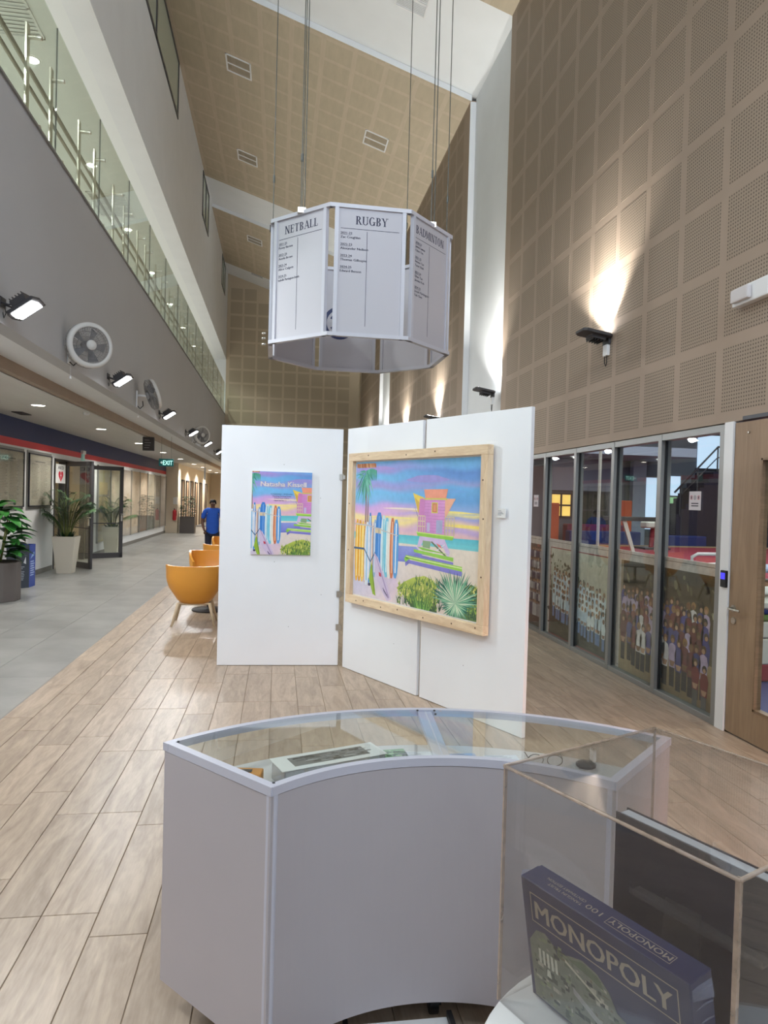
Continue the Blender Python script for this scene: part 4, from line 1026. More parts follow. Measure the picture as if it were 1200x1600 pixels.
def photo_board(label, y0, y1, kind, z1=1.27):
    """y0 > y1: the board seen from the hall runs from its left end y0 to its right end y1"""
    W = y0 - y1; H = z1 - .05; t = thing('photo_board', label, 'photo board', (XR + .06, y0, .05))
    mb = MB(FM); mb.box(0, 0, -.02, W, H, 0, col=(196, 186, 184)); mb.box(.035, .03, 0, W - .035, H - .03, .0012, col=(90, 84, 88)); mb.box(.04, .035, .001, W - .04, H - .035, .002, col=(198, 188, 186))
    mb.M = FM @ Matrix.Translation((.09, .0, .003)); w, h = W - .18, H - .10; r = random.Random(kind * 5 + 1)
    N = lambda k: k * .0004
    if kind == 3:
        mb.poly([(0, 0, 0), (w, 0, 0), (w, h * .34, 0), (0, h * .36, 0)], col=[[(150, 128, 96), (112, 90, 64), (160, 138, 104), (168, 150, 120)]])
        mb.poly([(0, h * .36, 0), (w, h * .34, 0), (w, h, 0), (0, h, 0)], col=[[(76, 66, 52), (96, 84, 62), (62, 54, 40), (54, 46, 38)]])
        for k in range(120):
            x = r.uniform(.06, w); z = r.uniform(.55, .97) * h; c = r.choice([(40, 36, 30), (70, 64, 48), (92, 88, 66), (120, 116, 92), (54, 48, 34)]); disc(mb, x, z, r.uniform(.01, .035), r.uniform(.015, .06), N(1), c, 6, r.random())
        for k in range(26): x = r.uniform(.4, w); disc(mb, x, r.uniform(.56, .72) * h, .014, .03, N(1.4), (170, 164, 140), 6)
        mb.poly([(0, h * .5, N(1.5)), (.05, h * .5, N(1.5)), (.05, h, N(1.5)), (0, h, N(1.5))], col=(146, 128, 110))
        sh = [(64, 62, 138), (58, 60, 130), (98, 40, 48), (180, 160, 196), (214, 208, 214), (110, 44, 50)]
        for row, (zz, cnt, dr) in enumerate(((.77, 17, .03), (.71, 18, .045), (.60, 17, .05), (.485, 15, .06))):
            for k in range(cnt):
                x = .05 + (w - .1) * (k + .5 + r.uniform(-.2, .2)) / cnt; figure(mb, r, x, h * (zz - dr * (k / cnt - .5) + r.uniform(-.022, .022)), .37 if row < 3 else .40, r.choice(sh), (34, 30, 34), 2 + row, row == 3)
        for k in range(2): figure(mb, r, w * (.86 + .08 * k), h * (.36 - .03 * k), .36, (118, 44, 48), (90, 84, 88), 7, True)
    elif kind == 2:
        mb.poly([(0, 0, 0), (w, 0, 0), (w, h * .5, 0), (0, h * .5, 0)], col=(46, 50, 42)); mb.poly([(0, h * .5, 0), (w, h * .5, 0), (w, h, 0), (0, h, 0)], col=[[(160, 164, 150), (170, 168, 154), (190, 186, 172), (196, 194, 184)]])
        for k in range(150):
            x = r.uniform(0, w * .72); z = h * r.uniform(.5, .95 - .4 * x / w); disc(mb, x, z, r.uniform(.01, .03), r.uniform(.01, .035), N(1), r.choice([(52, 66, 50), (74, 90, 62), (40, 52, 44)]), 6)
        for k in range(60): disc(mb, r.uniform(0, w), r.uniform(0, .35) * h, r.uniform(.03, .09), r.uniform(.01, .03), N(.8), r.choice([(34, 42, 34), (62, 70, 56), (44, 50, 44)]), 6)
        for row in range(5):
            for k in range(17):
                x = .1 + (w - .16) * (k + .5 + r.uniform(-.2, .2)) / 17; zt = h * (.72 - .065 * row - .14 * (x / w - .5) + r.uniform(-.015, .015))
                figure(mb, r, x, zt, .3, r.choice([(196, 212, 226), (176, 196, 218), (214, 222, 230)]), (90, 120, 170), 2 + row, row == 4)
        for a, b, c, d in ((0, 0, w, .012), (0, h - .012, w, h), (0, 0, .012, h), (w - .012, 0, w, h)): mb.box(a, b, N(8), c, d, N(8) + .0004, col=(150, 56, 66))
    else:
        mb.poly([(0, 0, 0), (w, 0, 0), (w, h, 0), (0, h, 0)], col=(64, 52, 54))
        mb.poly([(w * .66, h * .25, N(1)), (w * .8, h * .25, N(1)), (w * .8, h, N(1)), (w * .66, h, N(1))], col=(134, 66, 56))
        for row in range(6):
            for k in range(10): figure(mb, r, w * (k + .5) / 10, h * (.97 - .13 * row), .3, r.choice([(150, 146, 156), (58, 58, 92), (196, 190, 196)]), (60, 60, 80), 2 + row)
    mb.build('photo_print', M_photo, t)
    return t
photo_board('group photo board in the two nearest panes, people in blue, maroon and lilac shirts', 6.84, 5.10, 3)
photo_board('group photo board in the middle panes, rows of people in pale blue shirts', 8.72, 6.92, 2)
photo_board('group photo board in the farthest visible pane, half hidden by the white display board', 9.66, 8.80, 1)
def sticker(label, y, z, s):
    t = thing('glass_sticker', label, 'sign', (XR + .028, y, z)); mb = MB(FM); mb.box(-s / 2, -s * .47, -.001, s / 2, s * .47, 0, col=(206, 200, 204))
    for k, c in enumerate(((70, 40, 60), (150, 140, 150), (70, 40, 60))):
        x = (-.3 + .3 * k) * s
        for i in range(14):
            p, q = 2 * PI * i / 14, 2 * PI * (i + 1) / 14; r0, r1 = .11 * s, .085 * s
            mb.poly([(x + r0 * math.cos(p), .16 * s + r0 * math.sin(p), .0005), (x + r0 * math.cos(q), .16 * s + r0 * math.sin(q), .0005), (x + r1 * math.cos(q), .16 * s + r1 * math.sin(q), .0005), (x + r1 * math.cos(p), .16 * s + r1 * math.sin(p), .0005)], col=(190, 60, 70) if k != 1 else (120, 116, 120))
        mb.box(x - .04 * s, .1 * s, .0004, x + .04 * s, .22 * s, .0006, col=c)
    for k in range(2): mb.box(-.3 * s, (-.16 - .12 * k) * s, .0003, .3 * s, (-.11 - .12 * k) * s, .0006, col=(60, 56, 66))
    mb.build('print', M_pr, t)
sticker('square white notice with prohibition symbols on the nearest glass pane', 5.46, 1.785, .17)
sticker('small white notice on the farthest visible glass pane', 9.15, 1.76, .17)
# open wooden door leaf just visible beyond the boards
od = thing('wooden_door', 'open wooden door leaf, a thin strip visible beside the right display board', 'door', (2.62, 9.66, .01))
MB().box(0, -.02, 0, .84, .02, 2.25).build('door_leaf', grain_mat('reddish_veneer', (160, 118, 96), (184, 142, 116), rough=.5, scale=(5, 5, .5), rnd=0, per_object=False), od, bevel=.002); MB().tube([(.1, -.02, 1), (.1, -.07, 1), (.22, -.07, 1)], .01, 8).build('handle', M_steel, od)
# door at the right edge
dr = thing('door_2', 'wooden door with a tall vision panel and steel lever handle at the right edge', 'door', (XR, 4.915, 0)); struct(dr)
mb = MB(FM)
mb.box(0, .012, -.045, .31, 2.385, .002); mb.box(.31, .012, -.045, .86, .25, .002); mb.box(.31, 2.10, -.045, .86, 2.385, .002); mb.box(.86, .012, -.045, 1.02, 2.385, .002)
mb.build('door_leaf', M_doorw, dr)
mb = MB(FM)
for a, b, c, d in ((.31, .25, .325, 2.10), (.845, .25, .86, 2.10), (.31, .25, .86, .265), (.31, 2.085, .86, 2.10)): mb.box(a, b, -.048, c, d, .008)
mb.build('vision_frame', grain_mat('door_beading', (120, 98, 76), (146, 120, 94), rough=.5, rnd=0), dr)
MB(FM).box(.325, .265, -.024, .845, 2.085, -.018).build('vision_pane', M_glass, dr)
hd = MB(FM).tube([(.055, .965, .0), (.055, .965, .05), (.07, .965, .058), (.19, .962, .058)], .0095, 10).lathe([(.026, 0)], n=4).build('handle', M_steel, dr)
MB(FM).cyl((.055, .965, 0), (.055, .965, .012), .026, n=20).build('rose', M_steel, dr)
lk = MB(FM).cyl((.06, .87, 0), (.06, .87, .01), .026, n=20).box(.056, .85, .01, .064, .868, .012).build('lock', M_steel, dr)
MB(FM).cyl((.16, 2.30, 0), (.16, 2.30, .012), .009, n=12).build('stop_button', M_steel, dr)
struct(MB().box(XR - .008, 2.6, 2.40, XR + .0, 4.83, 2.428).build('trim_7', M_dalu), 'dark shadow gap above the wooden door')
cr_ = thing('card_reader', 'black card reader with a lit blue screen on the white post beside the door', 'card reader', (XR - .016, 4.955, 1.115))
MB(FM).box(-.035, 0, 0, .035, .13, .022).build('housing', M_black, cr_, bevel=.004)
MB(FM).box(-.026, .062, .0222, .026, .112, .0235).build('screen', mat('blue_screen', (70, 64, 220), .3, emit=1.0), cr_)
ns = tag(MB(FM).box(0, 0, 0, .1, .14, .002).build('notice_slip', M_wplas, loc=(XR + .02, 4.50, 1.52)), 'small white notice inside the vision panel of the wooden door', 'notice')

# ---------------------------------------------------------------- sports hall beyond the glass
M_gw = mat('gym_grey_wall', (104, 110, 120), .7); M_gl = mat('gym_pale_wall', (150, 162, 180), .7)
M_redf = mat('red_carpet', (140, 46, 62), .85, noise=.08, nscale=3); M_bluef = mat('blue_gym_floor', (72, 76, 124), .6)
M_gdark = mat('dark_curtain', (48, 44, 58), .9, noise=.12, nscale=2, stretch=(8, 8, .4))
struct(MB().box(XR + .21, -1, -.12, 20, 30, -.004).build('floor', M_bluef), 'blue floor of the sports hall')
g = MB(); g.box(19.8, -1, 0, 20, 30, 7); g.box(XR + .3, -1.2, 0, 20, -1, 7)
struct(g.build('wall_right', M_gw), 'grey far walls of the sports hall')
g = MB(); g.box(XR + .21, 23.4, 0, 20, 23.6, 7)
struct(g.build('wall_back', M_gw), 'grey back wall of the sports hall')
struct(MB().box(XR + .3, -1.2, 7, 20, 30, 7.2).build('ceiling', mat('gym_ceiling', (120, 122, 124), .8)), 'ceiling of the sports hall')
struct(MB().box(XR + .21, 20.6, 3.32, 13.2, 23.4, 3.6).build('trim_8', M_gl), 'pale underside of the sports hall gallery')
struct(MB().box(9.3, 23.25, 2.2, 11.75, 23.4, 3.3).build('trim_9', M_gl), 'pale grey wall band above the sports hall windows')
sp = thing('sprung_floor', 'raised red carpeted sprung floor in the sports hall', 'gym floor', (0, 0, 0))
MB().box(5.2, 9.5, 0, 16.5, 20.3, .45).build('red_carpet', M_redf, sp); MB().box(5.1, 20.3, .0, 16.6, 20.42, .49).build('edge_strip', mat('pale_wood_edge', (160, 140, 110), .7), sp)
M_yel = mat('sunlit_pane', (236, 196, 104), .4, emit=1.2, noise=.35, nscale=3); M_dpane = mat('dim_pane', (62, 64, 60), .2, noise=.3, nscale=2)
def gwin(nm, lab, x0, x1, z0, z1, m):
    w = thing(nm, lab, 'window', (x0, 23.38, z0)); struct(w); W, H = x1 - x0, z1 - z0; f = MB()
    for a, b, c, d in ((0, 0, .05, H), (W - .05, 0, W, H), (W / 2 - .03, 0, W / 2 + .03, H), (0, 0, W, .05), (0, H - .05, W, H), (0, H * .5 - .03, W, H * .5 + .03)): f.box(a, -.06, b, c, .01, d)
    f.build('window_frame', M_dalu, w)
    for i in range(2):
        for j in range(2): MB().box(.03 + i * W / 2, -.02, .03 + j * H / 2, W / 2 - .0 + i * W / 2, -.01, H / 2 + j * H / 2).build('pane', m, w)
gwin('window_5', 'yellow sunlit four-pane window at the back of the sports hall', 9.45, 10.25, 1.25, 2.1, M_yel)
gwin('window_6', 'dark four-pane window at the back of the sports hall', 10.42, 11.62, .9, 2.15, M_dpane)
M_day = mat('daylit_pane', (190, 214, 240), .4, emit=1.0); M_green = mat('garden_pane', (150, 200, 150), .4, emit=.7, noise=.3, nscale=4)
w = thing('window_7', 'tall bright window behind the sports hall apparatus', 'window', (12.9, 23.38, .9)); struct(w)
MB().box(0, -.02, 0, .55, -.01, 1.85).build('pane', M_day, w); MB().box(-.05, -.06, -.05, 0, .01, 1.9).box(.55, -.06, -.05, .6, .01, 1.9).box(-.05, -.06, 1.85, .6, .01, 1.9).build('window_frame', M_alu, w)
w = thing('window_8', 'window with green garden view behind the stair rail', 'window', (13.75, 23.38, 1.45)); struct(w)
MB().box(0, -.02, 0, .62, -.01, .62).build('pane', M_green, w); MB().box(0, -.02, .68, .62, -.01, 1.38).build('pane', M_day, w); MB().box(-.04, -.05, -.04, .0, .0, 1.42).box(.62, -.05, -.04, .66, 0, 1.42).box(0, -.05, .62, .62, 0, .68).build('window_frame', M_alu, w)
w = thing('window_9', 'large bright window above the stair landing', 'window', (15.0, 23.38, 3.15)); struct(w)
MB().box(0, -.02, 0, 2.6, -.01, 1.2).build('pane', M_day, w); MB().box(-.06, -.06, -.06, 2.66, .0, 0).box(-.06, -.06, 1.2, 2.66, 0, 1.26).build('window_frame', M_dalu, w)
def box_thing(name, label, cat, x0, y0, z0, x1, y1, z1, m, part=None, group=None):
    o = MB().box(x0, y0, 0, x1, y1, z1 - z0).build(name, m, loc=(0, 0, z0), bevel=.03); return tag(o, label, cat, group)
M_orp = mat('orange_pad', (214, 92, 52), .6); M_pb = mat('blue_mat', (38, 50, 104), .6); M_pr2 = mat('maroon_mat', (116, 40, 66), .6); M_wmat = mat('cream_mat', (206, 208, 196), .55)
box_thing('wall_pad', 'orange padded column left of the yellow sunlit window', 'pad', 9.3, 22.9, 0, 9.62, 23.25, 1.75, M_orp); box_thing('wall_pad', 'orange padded column right of the dark four-pane window', 'pad', 11.85, 22.9, 0, 12.3, 23.25, 1.9, M_orp)
box_thing('crash_mat', 'long maroon mat stacked behind the blue mats in the sports hall', 'mat', 9.7, 22.4, 0, 11.75, 22.8, 1.05, M_pr2); box_thing('crash_mat', 'long blue mat on edge under the sports hall windows', 'mat', 9.5, 21.7, 0, 12.0, 22.1, .85, M_pb)
box_thing('landing_mat', 'dark blue padded block left of the bright tall window', 'mat', 12.1, 20.5, 0, 13.6, 21.1, .8, M_pb)
bm_ = thing('balance_beam', 'balance beam with pale slanted legs in the sports hall', 'gym apparatus', (9.6, 18.2, .45)); MB().box(-.7, -.06, .85, 1.1, .06, .97).build('beam', M_dark, bm_, bevel=.01); MB().slab([(-.1, 0, .85), (.02, 0, .85), (.3, 0, 0), (.2, 0, 0)], (0, .06, 0)).build('leg', M_wmat, bm_); MB().slab([(.9, 0, .85), (1.0, 0, .85), (1.0, 0, 0), (.9, 0, 0)], (0, .06, 0)).build('leg', M_wmat, bm_)
vt = thing('vaulting_horse', 'pale topped vaulting table on a red post', 'gym apparatus', (11.05, 19.4, .45)); MB().prism([(-.25, -.2), (.25, -.2), (.3, .15), (0, .3), (-.3, .15)], .62, .82).build('padded_top', M_wmat, vt, bevel=.04); MB().cyl((0, 0, 0), (.05, 0, .62), .07).build('post', M_redf, vt); MB().box(-.4, -.4, 0, .4, .4, .05).build('base', M_dark, vt)
pl = thing('upright_pole', 'slim white upright pole standing in the sports hall', 'pole', (6.15, 12.75, .45)); MB().cyl((0, 0, 0), (0, 0, 3.2), .03).build('pole', M_wmat, pl); MB().cyl((0, 0, 0), (0, 0, .04), .1).build('base', M_dark, pl)
st = thing('staircase', 'dark staircase with tubular rail rising to a landing in the sports hall', 'staircase', (0, 0, 0))
for k in range(9): MB().box(13.0 + .16 * k, 21.3, 0, 13.16 + .16 * k, 22.3, 1.3 + .18 * (k + 1)).build('step', M_gdark, st)
MB().box(14.44, 21.3, 0, 19.7, 22.6, 2.93).build('landing', M_gdark, st)
MB().tube([(12.9, 21.28, 2.2), (14.4, 21.28, 3.75), (19.6, 21.28, 3.75)], .035, 8).tube([(12.9, 21.28, 1.9), (14.4, 21.28, 3.4), (19.6, 21.28, 3.4)], .022, 8).build('handrail', M_dalu, st)
for k in range(7): MB().cyl((14.4 + .85 * k, 21.28, 2.93), (14.4 + .85 * k, 21.28, 3.75), .025, n=8).build('baluster', M_dalu, st)
for k, x in enumerate((13.1, 13.7)): MB().cyl((x, 21.28, 1.4 + .6 * k), (x, 21.28, 2.4 + .62 * k), .025, n=8).build('baluster', M_dalu, st)
for i, (x, y, z) in enumerate(((12.79, 21.9, 3.31), (9.9, 22.2, 3.31))):
    t = thing('gym_downlight', ['round lamp under the sports hall gallery near the pale column', 'round lamp under the sports hall gallery above the yellow window'][i], 'downlight', (x, y, z)); MB().lathe([(.16, 0), (.16, -.02), (.14, -.03)], n=20).build('diffuser', M_lamp, t); MB().lathe([(.2, 0), (.2, -.02), (.165, -.03)], n=20, caps=False).build('trim_ring', M_wplas, t)
pc = tag(MB().box(12.35, 23.0, 0, 12.85, 23.25, 3.3).build('pale_column', M_gl, bevel=.01), 'pale square column at the back of the sports hall', 'column')
# equipment seen through the door
cm = thing('gym_mat_stack', 'stack of crash mats just inside the sports hall, seen through the wooden door', 'mat stack', (4.45, 6.3, 0))
for nm, z0, z1, m in (('base_mat', .0, .17, M_redf), ('crash_mat', .17, .43, M_wmat), ('crash_mat', .44, .60, M_wmat), ('mat', .61, .67, mat('green_mat', (96, 130, 62), .6)), ('mat', .675, .725, M_pb), ('mat', .73, .80, M_wmat)):
    MB().box(0, 0, z0, 2.6, 1.5, z1).build(nm, m, cm, bevel=.012)
sw = MB(); sw.slab([(.20, -.012, .40), (.34, -.012, .42), (.22, -.012, .93), (.16, -.012, .93)], (0, .008, 0)); sw.build('red_strap', mat('red_vinyl', (176, 44, 66), .5), cm)
tb = MB(); text(tb, 'GYMNOVA', (.30, -.0135, .44), (-.22, 0, .975), (-.975, 0, -.22), .06, width=.42, bold=.03); tb.build('lettering', M_wplas, cm)
vb = thing('vaulting_bench', 'wooden bench top with blue white cover above the mat stack', 'gym apparatus', (4.84, 6.6, .802)); MB().box(0, 0, .12, 1.5, .4, .16).build('seat', mat('bench_wood', (150, 112, 84), .5), vb); MB().box(0, .0, .26, 1.5, .4, .32).build('padded_top', mat('pale_blue_pad', (170, 186, 216), .5), vb, bevel=.02)
for x in (.1, 1.4): MB().box(x, .1, 0, x + .08, .35, .26).build('leg', M_alu, vb)
lo = thing('rail_loop', 'bent white tube rail rising behind the nearest glass pane', 'gym apparatus', (5.45, 8.4, 0)); MB().tube([(.3, 0, .99), (.0, 0, .98), (-.08, 0, 1.02), (-.08, 0, 1.08), (0, 0, 1.12), (.3, 0, 1.12)], .022, 8).build('rail', M_wplas, lo); MB().cyl((.25, 0, 0), (.25, 0, 1.0), .022, n=8).build('post', M_wplas, lo)
# ---------------------------------------------------------------- beach painting and its poster
def lerp(a, b, t): return tuple(a[i] + (b[i] - a[i]) * t for i in range(3))
def ramp(st, v):
    for (p, a), (q, b) in zip(st, st[1:]):
        if v <= q: return lerp(a, b, max(0, min(1, (v - p) / (q - p))))
    return st[-1][1]
SKYL = [(.42, (228, 190, 196)), (.50, (236, 196, 190)), (.54, (240, 190, 200)), (.565, (246, 222, 150)), (.60, (246, 224, 170)), (.62, (226, 176, 216)), (.68, (204, 168, 226)), (.71, (128, 184, 232)), (.77, (120, 190, 236)), (.81, (164, 156, 214)), (.85, (150, 160, 222)), (.88, (120, 188, 232)), (.91, (120, 182, 230)), (.935, (158, 150, 214)), (.965, (150, 160, 222)), (1.0, (92, 168, 212))]
SKYR = [(.42, (226, 190, 190)), (.50, (228, 186, 190)), (.53, (190, 164, 214)), (.56, (206, 180, 214)), (.575, (244, 224, 140)), (.60, (224, 190, 196)), (.63, (150, 160, 220)), (.645, (244, 226, 140)), (.665, (150, 176, 226)), (.72, (104, 162, 220)), (.80, (110, 176, 228)), (.83, (150, 160, 214)), (.87, (104, 150, 214)), (.92, (96, 140, 206)), (.95, (110, 170, 224)), (1.0, (104, 170, 216))]
def sky(u, v):
    vv = v + .012 * math.sin(u * 9 + v * 20) + .006 * math.sin(u * 23 + v * 7); w = max(0, min(1, (u - .3) / .5)); return lerp(ramp(SKYL, vv), ramp(SKYR, vv), w)
def beach_art(rich=True):
    A = []; L = 0; r = random.Random(21)
    nu, nv = 20, 60
    for i in range(nu):
        for j in range(nv):
            u0, u1 = i / nu, (i + 1) / nu; v0, v1 = .42 + .58 * j / nv, .42 + .58 * (j + 1) / nv
            A.append((0, [(u0, v0), (u1, v0), (u1, v1), (u0, v1)], [sky(u0, v0), sky(u1, v0), sky(u1, v1), sky(u0, v1)]))
    for (u, v, w, h, c) in [(.62, .87, .3, .05, (156, 150, 214)), (.2, .95, .3, .03, (168, 150, 214)), (.45, .665, .35, .012, (244, 226, 210)), (.75, .655, .45, .016, (246, 230, 140)), (.35, .60, .5, .014, (246, 228, 150)), (.9, .57, .3, .02, (248, 226, 120)), (.75, .79, .3, .03, (112, 168, 226))]:
        A.append((1, [(u + w / 2 * math.cos(a) * (1 - .2 * math.sin(3 * a)), v + h / 2 * math.sin(a)) for a in [2 * PI * k / 20 for k in range(20)]], c))
    def P(l, pts, c): A.append((l, pts, c))
    P(2, [(0, .475), (1, .495), (1, .42), (0, .415)], [(96, 196, 212), (84, 186, 206), (128, 206, 212), (140, 214, 214)])
    P(2.2, [(0, .45), (.5, .45), (1, .455), (1, .44), (.5, .435), (0, .437)], (112, 206, 216))
    P(3, [(0, .425), (.5, .425), (1, .425), (1, 0), (0, 0)], [(226, 212, 206), (232, 220, 206), (230, 216, 200), (226, 210, 190), (210, 198, 216)])
    P(3.2, [(0, 0), (.36, 0), (.42, .12), (.38, .2), (0, .22)], [(204, 200, 220), (226, 206, 210), (226, 200, 210), (210, 190, 216), (196, 196, 224)])
    P(3.4, [(.38, .405), (.55, .412), (.60, .36), (.52, .33), (.47, .30), (.38, .295)], [(142, 154, 220), (150, 160, 224), (124, 130, 206), (120, 124, 200), (112, 120, 204), (120, 128, 210)])
    # palm
    for (x0, x1) in ((.098, .112), (.118, .130)): P(4, [(x0, .55), (x1, .55), (x1 - .004, .93), (x0 + .004, .93)], (150, 120, 120))
    for k in range(60):
        cx, cz = (.085, .90) if k % 2 else (.10, .93); a = r.uniform(PI * .9, PI * 1.75) if k < 44 else r.uniform(-.35, .2); ln = r.uniform(.10, .2) if k < 44 else r.uniform(.06, .12)
        ex, ez = cx + ln * math.cos(a) * .6, cz + ln * math.sin(a) - .05; w = .006
        P(4.2 + .01 * (k % 7), [(cx, cz), ((cx + ex) / 2 + w, (cz + ez) / 2 + .02), (ex, ez), ((cx + ex) / 2 - w, (cz + ez) / 2 + .01)], r.choice([(72, 152, 128), (96, 172, 150), (56, 128, 112), (120, 190, 170)]))
    for k in range(14):
        t = k / 13; P(4.5, [(.10 + .09 * t, .935 + .012 * math.sin(t * PI)), (.108 + .09 * t, .94 + .012 * math.sin(t * PI)), (.115 + .085 * t, .87 - .02 * t)], r.choice([(72, 152, 128), (96, 172, 150)]))
    for k in range(22): x = .01 + .008 * k; P(4.6, [(x, .965), (x + .014, .955), (x + .012, .985), (x - .002, .992)], r.choice([(216, 150, 110), (226, 176, 130), (190, 120, 80)]))
    # lifeguard hut
    P(5, [(.515, .775), (.60, .745), (.60, .66), (.56, .64)], (238, 206, 90)); P(5.02, [(.525, .70), (.565, .60), (.575, .57), (.56, .60)], (96, 84, 150)); P(5.01, [(.53, .745), (.58, .70), (.585, .64), (.56, .64)], (216, 176, 80))
    P(5.1, [(.60, .80), (.775, .803), (.762, .738), (.612, .738)], (240, 156, 130)); P(5.12, [(.602, .742), (.772, .744), (.77, .733), (.604, .731)], (206, 200, 100))
    P(5.05, [(.57, .738), (.615, .738), (.615, .51), (.555, .515)], (206, 132, 190)); P(5.1, [(.61, .736), (.757, .736), (.755, .51), (.605, .51)], [(214, 146, 204), (226, 160, 214), (216, 150, 206), (196, 130, 196)])
    for k in range(11): z = .525 + .02 * k; P(5.14, [(.607, z), (.756, z), (.756, z + .0025), (.607, z + .0025)], (190, 120, 180))
    P(5.06, [(.755, .742), (.83, .742), (.80, .69), (.76, .61)], (242, 178, 150))
    for dx, c in ((0, (216, 210, 96)), (.006, (206, 120, 90)), (.012, (226, 150, 110))): P(5.2 + dx, [(.66 + dx, .715 - dx), (.705 - dx, .715 - dx), (.705 - dx, .645 + dx), (.66 + dx, .645 + dx)], c)
    P(5.2, [(.697, .60), (.742, .602), (.742, .515), (.697, .515)], (168, 172, 206)); P(5.2, [(.628, .58), (.65, .58), (.65, .52), (.628, .52)], (196, 186, 216))
    for (x0, x1) in ((.555, .61), (.757, .82)):
        for z in (.62, .585, .55): P(5.3, [(x0, z), (x1, z), (x1, z + .006), (x0, z + .006)], (226, 206, 170))
        for k in range(4): x = x0 + (x1 - x0) * k / 3; P(5.31, [(x, .51), (x + .006, .51), (x + .006, .625), (x, .625)], (214, 196, 160))
    P(5.4, [(.548, .515), (.825, .505), (.815, .478), (.56, .487)], (150, 206, 80)); P(5.42, [(.548, .515), (.825, .505), (.825, .498), (.548, .508)], (206, 230, 120))
    P(5.3, [(.575, .487), (.76, .48), (.80, .40), (.79, .36), (.745, .44), (.60, .45), (.575, .40), (.555, .40)], (212, 190, 226)); P(5.35, [(.60, .46), (.66, .458), (.655, .41), (.60, .415)], (140, 170, 130))
    P(5.36, [(.70, .45), (.73, .44), (.745, .42), (.715, .43)], (230, 120, 110)); P(5.34, [(.66, .455), (.78, .36), (.79, .365), (.67, .46)], (110, 120, 90)); P(5.34, [(.66, .37), (.76, .45), (.765, .445), (.665, .365)], (226, 222, 232))
    for (a, b, c, d, col) in (((.56, .412), (.60, .412), (.80, .385), (.60, .395), (140, 200, 80)), ((.53, .395), (.535, .375), (.825, .345), (.825, .37), (150, 206, 84)), ((.47, .348), (.467, .325), (.887, .29), (.885, .32), (156, 210, 84)), ((.455, .32), (.47, .345), (.50, .325), (.47, .30), (140, 200, 80))):
        P(5.5, [a, b, c, d], col)
        P(5.48, [(a[0] + .01, a[1] - .03), (b[0], b[1] - .03), (c[0], c[1] - .03), (d[0], d[1] - .03)], (130, 126, 204))
    P(5.52, [(.47, .342), (.885, .313), (.885, .307), (.47, .336)], (226, 240, 170))
    # surfboards
    def sb(l, x0, x1, z0, z1, c, lean=0, stripe=None):
        n = 14; pts = []
        for k in range(n):
            a = 2 * PI * k / n; xx = (x0 + x1) / 2 + (x1 - x0) / 2 * math.copysign(abs(math.cos(a)) ** .7, math.cos(a)); zz = (z0 + z1) / 2 + (z1 - z0) / 2 * math.copysign(abs(math.sin(a)) ** .75, math.sin(a)); pts.append((xx + lean * ((zz - z0) / (z1 - z0) - .5), zz))
        P(l, pts, c)
        if stripe: m = (x0 + x1) / 2; P(l + .02, [(m - .004 - lean * .4, z0 + .04), (m + .004 - lean * .4, z0 + .04), (m + .004 + lean * .4, z1 - .03), (m - .004 + lean * .4, z1 - .03)], stripe)
    for k, c in enumerate([(236, 176, 60), (228, 160, 50), (240, 196, 90), (214, 150, 60)]): sb(6 + .05 * k, .01 + .028 * k, .045 + .028 * k, .10, .575 - .006 * k, c, 0, (250, 230, 160))
    sb(6.25, .135, .165, .10, .63, (70, 140, 210), 0, (230, 236, 240)); sb(6.3, .10, .15, .08, .56, (216, 222, 232), 0, (110, 180, 224)); sb(6.32, .16, .20, .13, .56, (226, 210, 200), 0, (210, 150, 110))
    sb(6.34, .18, .215, .15, .58, (150, 176, 206), 0, (226, 232, 238)); sb(6.35, .20, .266, .16, .635, (66, 130, 206), 0, (120, 170, 226)); P(6.37, [(.198, .52), (.262, .515), (.262, .475), (.198, .48)], (216, 196, 160)); sb(6.4, .25, .30, .17, .615, (206, 226, 232), 0, (110, 190, 210)); sb(6.45, .28, .328, .165, .60, (120, 196, 220), 0, (226, 240, 240))
    sb(6.5, .308, .348, .16, .60, (232, 226, 216)); sb(6.55, .332, .372, .165, .60, (206, 120, 80), 0, (240, 190, 150)); sb(6.6, .36, .408, .17, .59, (96, 160, 220), 0, (240, 244, 246))
    P(6.8, [(.0, .53), (.13, .525), (.40, .47), (.40, .476), (.13, .535), (0, .54)], (196, 190, 190)); P(6.8, [(0, .36), (.10, .36), (.16, .27), (.20, .34), (.205, .33), (.16, .255), (.10, .345), (0, .345)], (70, 96, 130))
    P(6.85, [(.17, .27), (.20, .12), (.217, .02), (.19, .03), (.15, .14)], (148, 180, 60)); P(6.86, [(.175, .24), (.18, .24), (.205, .05), (.2, .05)], (96, 120, 50)); P(6.9, [(.195, .335), (.23, .30), (.33, .10), (.355, .02), (.32, .0), (.26, .08), (.20, .20)], (206, 190, 216)); P(6.92, [(.205, .32), (.212, .32), (.34, .03), (.33, .02)], (170, 150, 190)); P(6.92, [(.24, .20), (.262, .19), (.265, .165), (.245, .17)], (190, 70, 90))
    for k in range(5): P(6.93, [(.28 + .008 * k, .09 - .01 * k), (.286 + .008 * k, .09 - .01 * k), (.30 + .008 * k, .04 - .006 * k)], (80, 70, 110))
    disc_pts = [(.155 + .012 * math.cos(a), .095 + .012 * math.sin(a)) for a in [2 * PI * k / 10 for k in range(10)]]; P(6.93, disc_pts, (60, 60, 90))
    # bushes
    P(7, [(.40, .11), (.46, .16), (.53, .20), (.62, .225), (.70, .20), (.72, 0), (.52, 0), (.47, .06)], [(150, 170, 70), (170, 190, 80), (190, 200, 90), (196, 206, 96), (130, 160, 70), (60, 90, 60), (60, 90, 60), (96, 120, 60)])
